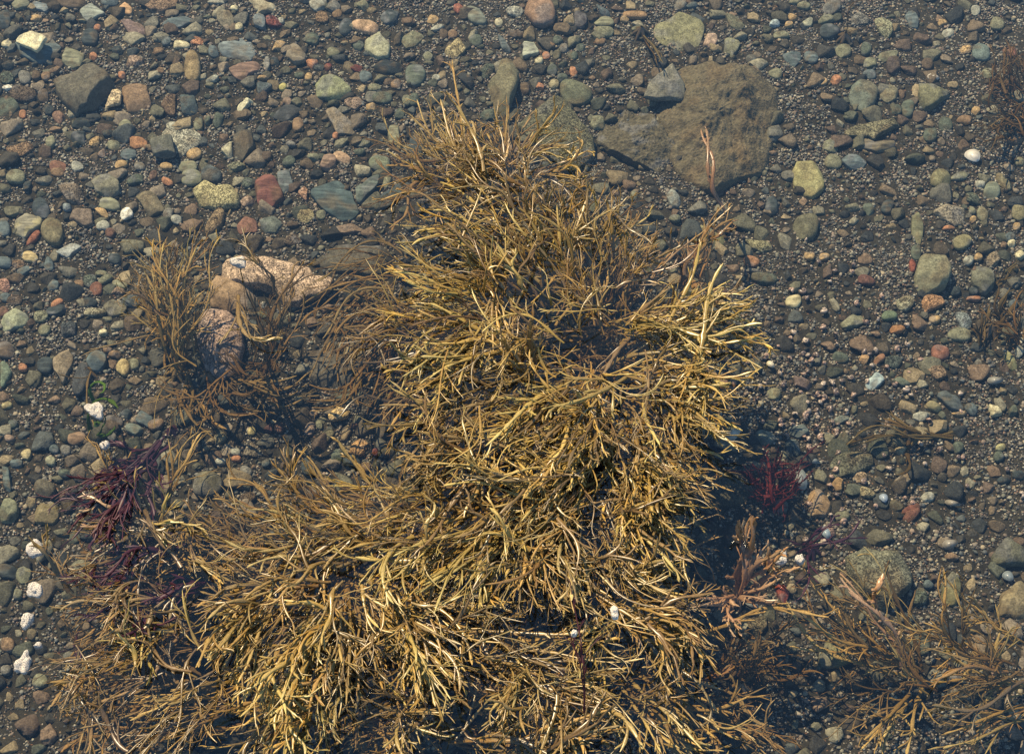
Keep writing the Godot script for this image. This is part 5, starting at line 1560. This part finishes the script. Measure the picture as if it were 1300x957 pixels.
func make_shells() -> void:
	valve("round white shell lying on gravel at the upper right", 1235, 201, 0.025, 0.021, 70, Color(0.53, 0.50, 0.42), "clam_shell")
	valve("white pointed mussel shell at the right edge of the golden clump", 929, 553, 0.031, 0.014, -38, Color(0.41, 0.39, 0.31))
	valve("grey white mussel shell below the red weed tuft", 1014, 612, 0.034, 0.019, 75, Color(0.20, 0.22, 0.20))
	valve("narrow white shell right of the red weed tuft", 1031, 588, 0.019, 0.008, 22, Color(0.20, 0.22, 0.20))
	valve("white curved shell near the right edge, above the long slate bar", 1262, 488, 0.021, 0.010, -4, Color(0.21, 0.20, 0.16), "clam_shell")
	valve("cream shell fragment above the dark olive rock", 1205, 694, 0.019, 0.011, -15, Color(0.21, 0.19, 0.15), "clam_shell")
	valve("pale blue shell beside the broad tan rock", 1280, 733, 0.014, 0.012, 60, Color(0.17, 0.20, 0.20), "clam_shell")
	valve("pale blue mussel shell near the purple twig", 1048, 680, 0.020, 0.010, 70, Color(0.23, 0.29, 0.31))
	valve("white shell partly under the tan sprig", 954, 767, 0.018, 0.010, 40, Color(0.29, 0.30, 0.27))
	valve("small blue white shell below the orange lump", 1121, 636, 0.012, 0.010, 80, Color(0.26, 0.31, 0.35), "clam_shell")
	valve("narrow cream shell on the gravel below the pale mottled stone", 1209, 641, 0.019, 0.007, 14, Color(0.22, 0.20, 0.15))
	valve("white shell half hidden by the weed at the bottom right", 1206, 863, 0.022, 0.015, 30, Color(0.21, 0.19, 0.15), "clam_shell")
	valve("whitish shell above the pointed three cornered stone", 1185, 100, 0.018, 0.011, 20, Color(0.42, 0.38, 0.31), "clam_shell")
	valve("small white shell under the upper golden fronds at right", 978, 466, 0.012, 0.008, 50, Color(0.53, 0.48, 0.35), "clam_shell")

func make_crusts() -> void:
	crust("white honeycombed crust on the green ribbon weed", 121, 521, 25, 21, 30, -0.012, 61)
	crust("small white crust on the purple weed stalk", 132, 565, 13, 10, -20, -0.008, 62)
	crust("irregular white crust, uppermost at the left edge", 44, 697, 24, 20, 40, -0.01, 63)
	crust("white crust around a brown frond at the left edge", 45, 748, 20, 21, 30, -0.01, 64)
	crust("oval white crust with a yellow band, third down the left edge", 34, 788, 17, 24, 12, -0.012, 65)
	crust("elongated white crust near the bottom left corner", 29, 842, 18, 32, 22, -0.01, 66)
	crust("tiny purplish white crust above the elongated one", 47, 820, 12, 7, -20, -0.015, 67)
	crust("small white crust beside the upright stem", 781, 778, 11, 20, 0, 0.055, 68)
	crust("tiny grey crust stuck to the upright stem", 729, 804, 8, 10, 0, 0.05, 69)
	crust("white crust on the upper tip of the tan sprig", 939, 682, 11, 12, 0, -0.012, 70)
	crust("bright white crust on the right arm of the tan sprig", 992, 708, 15, 19, 30, -0.008, 71)
	crust("round white crust between the tan sprig and the purple twig", 1016, 710, 12, 10, 0, -0.008, 72)
	crust("white blocky crust on top of the pale granite rock", 303, 333, 22, 15, 15, -0.03, 73)

func _ready() -> void:
	# camera
	var cam := Camera3D.new()
	cam.name = "camera"
	cam.fov = VFOV
	cam.near = 0.05
	cam.far = 60.0
	add_child(cam)
	var aim := Vector3(0, -0.1, 0)
	var pr := deg_to_rad(PITCH)
	cam_pos = aim + Vector3(0, sin(pr), cos(pr)) * DIST
	cam_f = (aim - cam_pos).normalized()
	cam_u = cam_r.cross(cam_f).normalized()
	cam.position = cam_pos
	cam.basis = Basis(cam_r, cam_u, -cam_f)
	cam.current = true
	# sky
	var env := Environment.new()
	var sm := ProceduralSkyMaterial.new()
	sm.sky_top_color = Color(0.18, 0.33, 0.56)
	sm.sky_horizon_color = Color(0.66, 0.84, 1.0)
	sm.sky_curve = 0.85
	sm.ground_bottom_color = Color(0.2, 0.19, 0.17)
	sm.ground_horizon_color = Color(0.5, 0.55, 0.6)
	sm.sun_angle_max = 6.0
	var sky := Sky.new()
	sky.sky_material = sm
	env.background_mode = Environment.BG_SKY
	env.sky = sky
	env.background_energy_multiplier = 0.7
	env.ambient_light_source = Environment.AMBIENT_SOURCE_SKY
	env.tonemap_mode = Environment.TONE_MAPPER_LINEAR
	env.tonemap_exposure = 1.8
	env.sdfgi_enabled = true
	env.ssao_enabled = true
	env.ssil_enabled = true
	var we := WorldEnvironment.new()
	we.environment = env
	add_child(we)
	# sun: behind the far shore, a little to the left
	var sun := DirectionalLight3D.new()
	sun.name = "sun"
	sun.light_energy = 1.6
	sun.light_color = Color(1.0, 0.92, 0.77)
	sun.light_angular_distance = 0.5
	sun.shadow_enabled = true
	add_child(sun)
	sun.rotation = Vector3(deg_to_rad(-51.0), deg_to_rad(180.0 + 35.0), 0.0)
	# structure
	bed_noise.frequency = 0.035
	bed_noise.fractal_octaves = 3
	shape_noise.frequency = 0.03
	shape_noise.fractal_octaves = 2
	occupied.resize(GRID * GRID)
	make_materials()
	make_bed()
	var pm := PlaneMesh.new()
	pm.size = Vector2(40, 40)
	var water := inst("water", pm, M.water)
	tag(water, "clear still shallow water over the shingle bed", "water", "", "structure")
	# objects
	make_stones()
	make_weed()
	make_shells()
	make_crusts()
	# small details
	make_snails()
	var crumb := pebble_mesh(6, [-0.6, 0.15, 0.8], 3, 0.7)
	var rings := [-0.9, -0.4, 0.0, 0.35, 0.7, 1.05, 1.35]
	var shapes := [["rounded_shingle", "mixed rounded shingle covering the bed", 4, 0.46], ["angular_shingle", "mixed angular shingle covering the bed", 8, 0.42], ["flat_shingle", "mixed flat shingle chips covering the bed", 8, 0.34], ["blocky_shingle", "mixed blocky shingle covering the bed", 11, 0.48]]
	for k in 4:
		scatter(shapes[k][0], shapes[k][1], pebble_mesh(16, rings, 21 + k, 0.55, shapes[k][2]), 9000, 0.0065, 0.019, shapes[k][3], PEBBLE_COLORS, 500 + k, true, M.plain, 0.95)
	for k in 2:
		scatter("pea_" + shapes[k][0], "small " + shapes[k][1].replace("covering the bed", "filling the gaps"), pebble_mesh(9, [-0.8, -0.2, 0.3, 0.75, 1.15], 31 + k, 0.55, shapes[k][2]), 14000, 0.0034, 0.0075, 0.62, PEBBLE_COLORS, 510 + k, true, M.plain, 0.88)
	scatter("gravel", "fine multicoloured gravel between the stones", crumb, 80000, 0.0016, 0.0036, 0.7, PEBBLE_COLORS, 520, false, M.grit, 0.6)
	scatter("shell_grit", "fine grit with white shell fragments between the stones", crumb, 450000, 0.0008, 0.0021, 0.8, GRIT_COLORS, 521, false, M.grit, 0.54)

func make_bed() -> void:
	fresh()
	var k := 150
	for j in k + 1:
		for i in k + 1:
			var x := (float(i) / k - 0.5) * 2.0
			var z := (float(j) / k - 0.5) * 2.0
			x = x * 1.5 + pow(x, 5.0) * 20.0
			z = z * 1.5 + pow(z, 5.0) * 20.0
			V.append(Vector3(x, bed(x, z), z)); N.append(Vector3.UP); C.append(Color.WHITE)
	for j in k:
		for i in k:
			var a := j * (k + 1) + i
			I.append_array(PackedInt32Array([a, a + 1, a + k + 1, a + 1, a + k + 2, a + k + 1]))
	var o := inst("seabed", commit(true), M.silt)
	tag(o, "dark silty bed under the shingle", "ground", "", "structure")
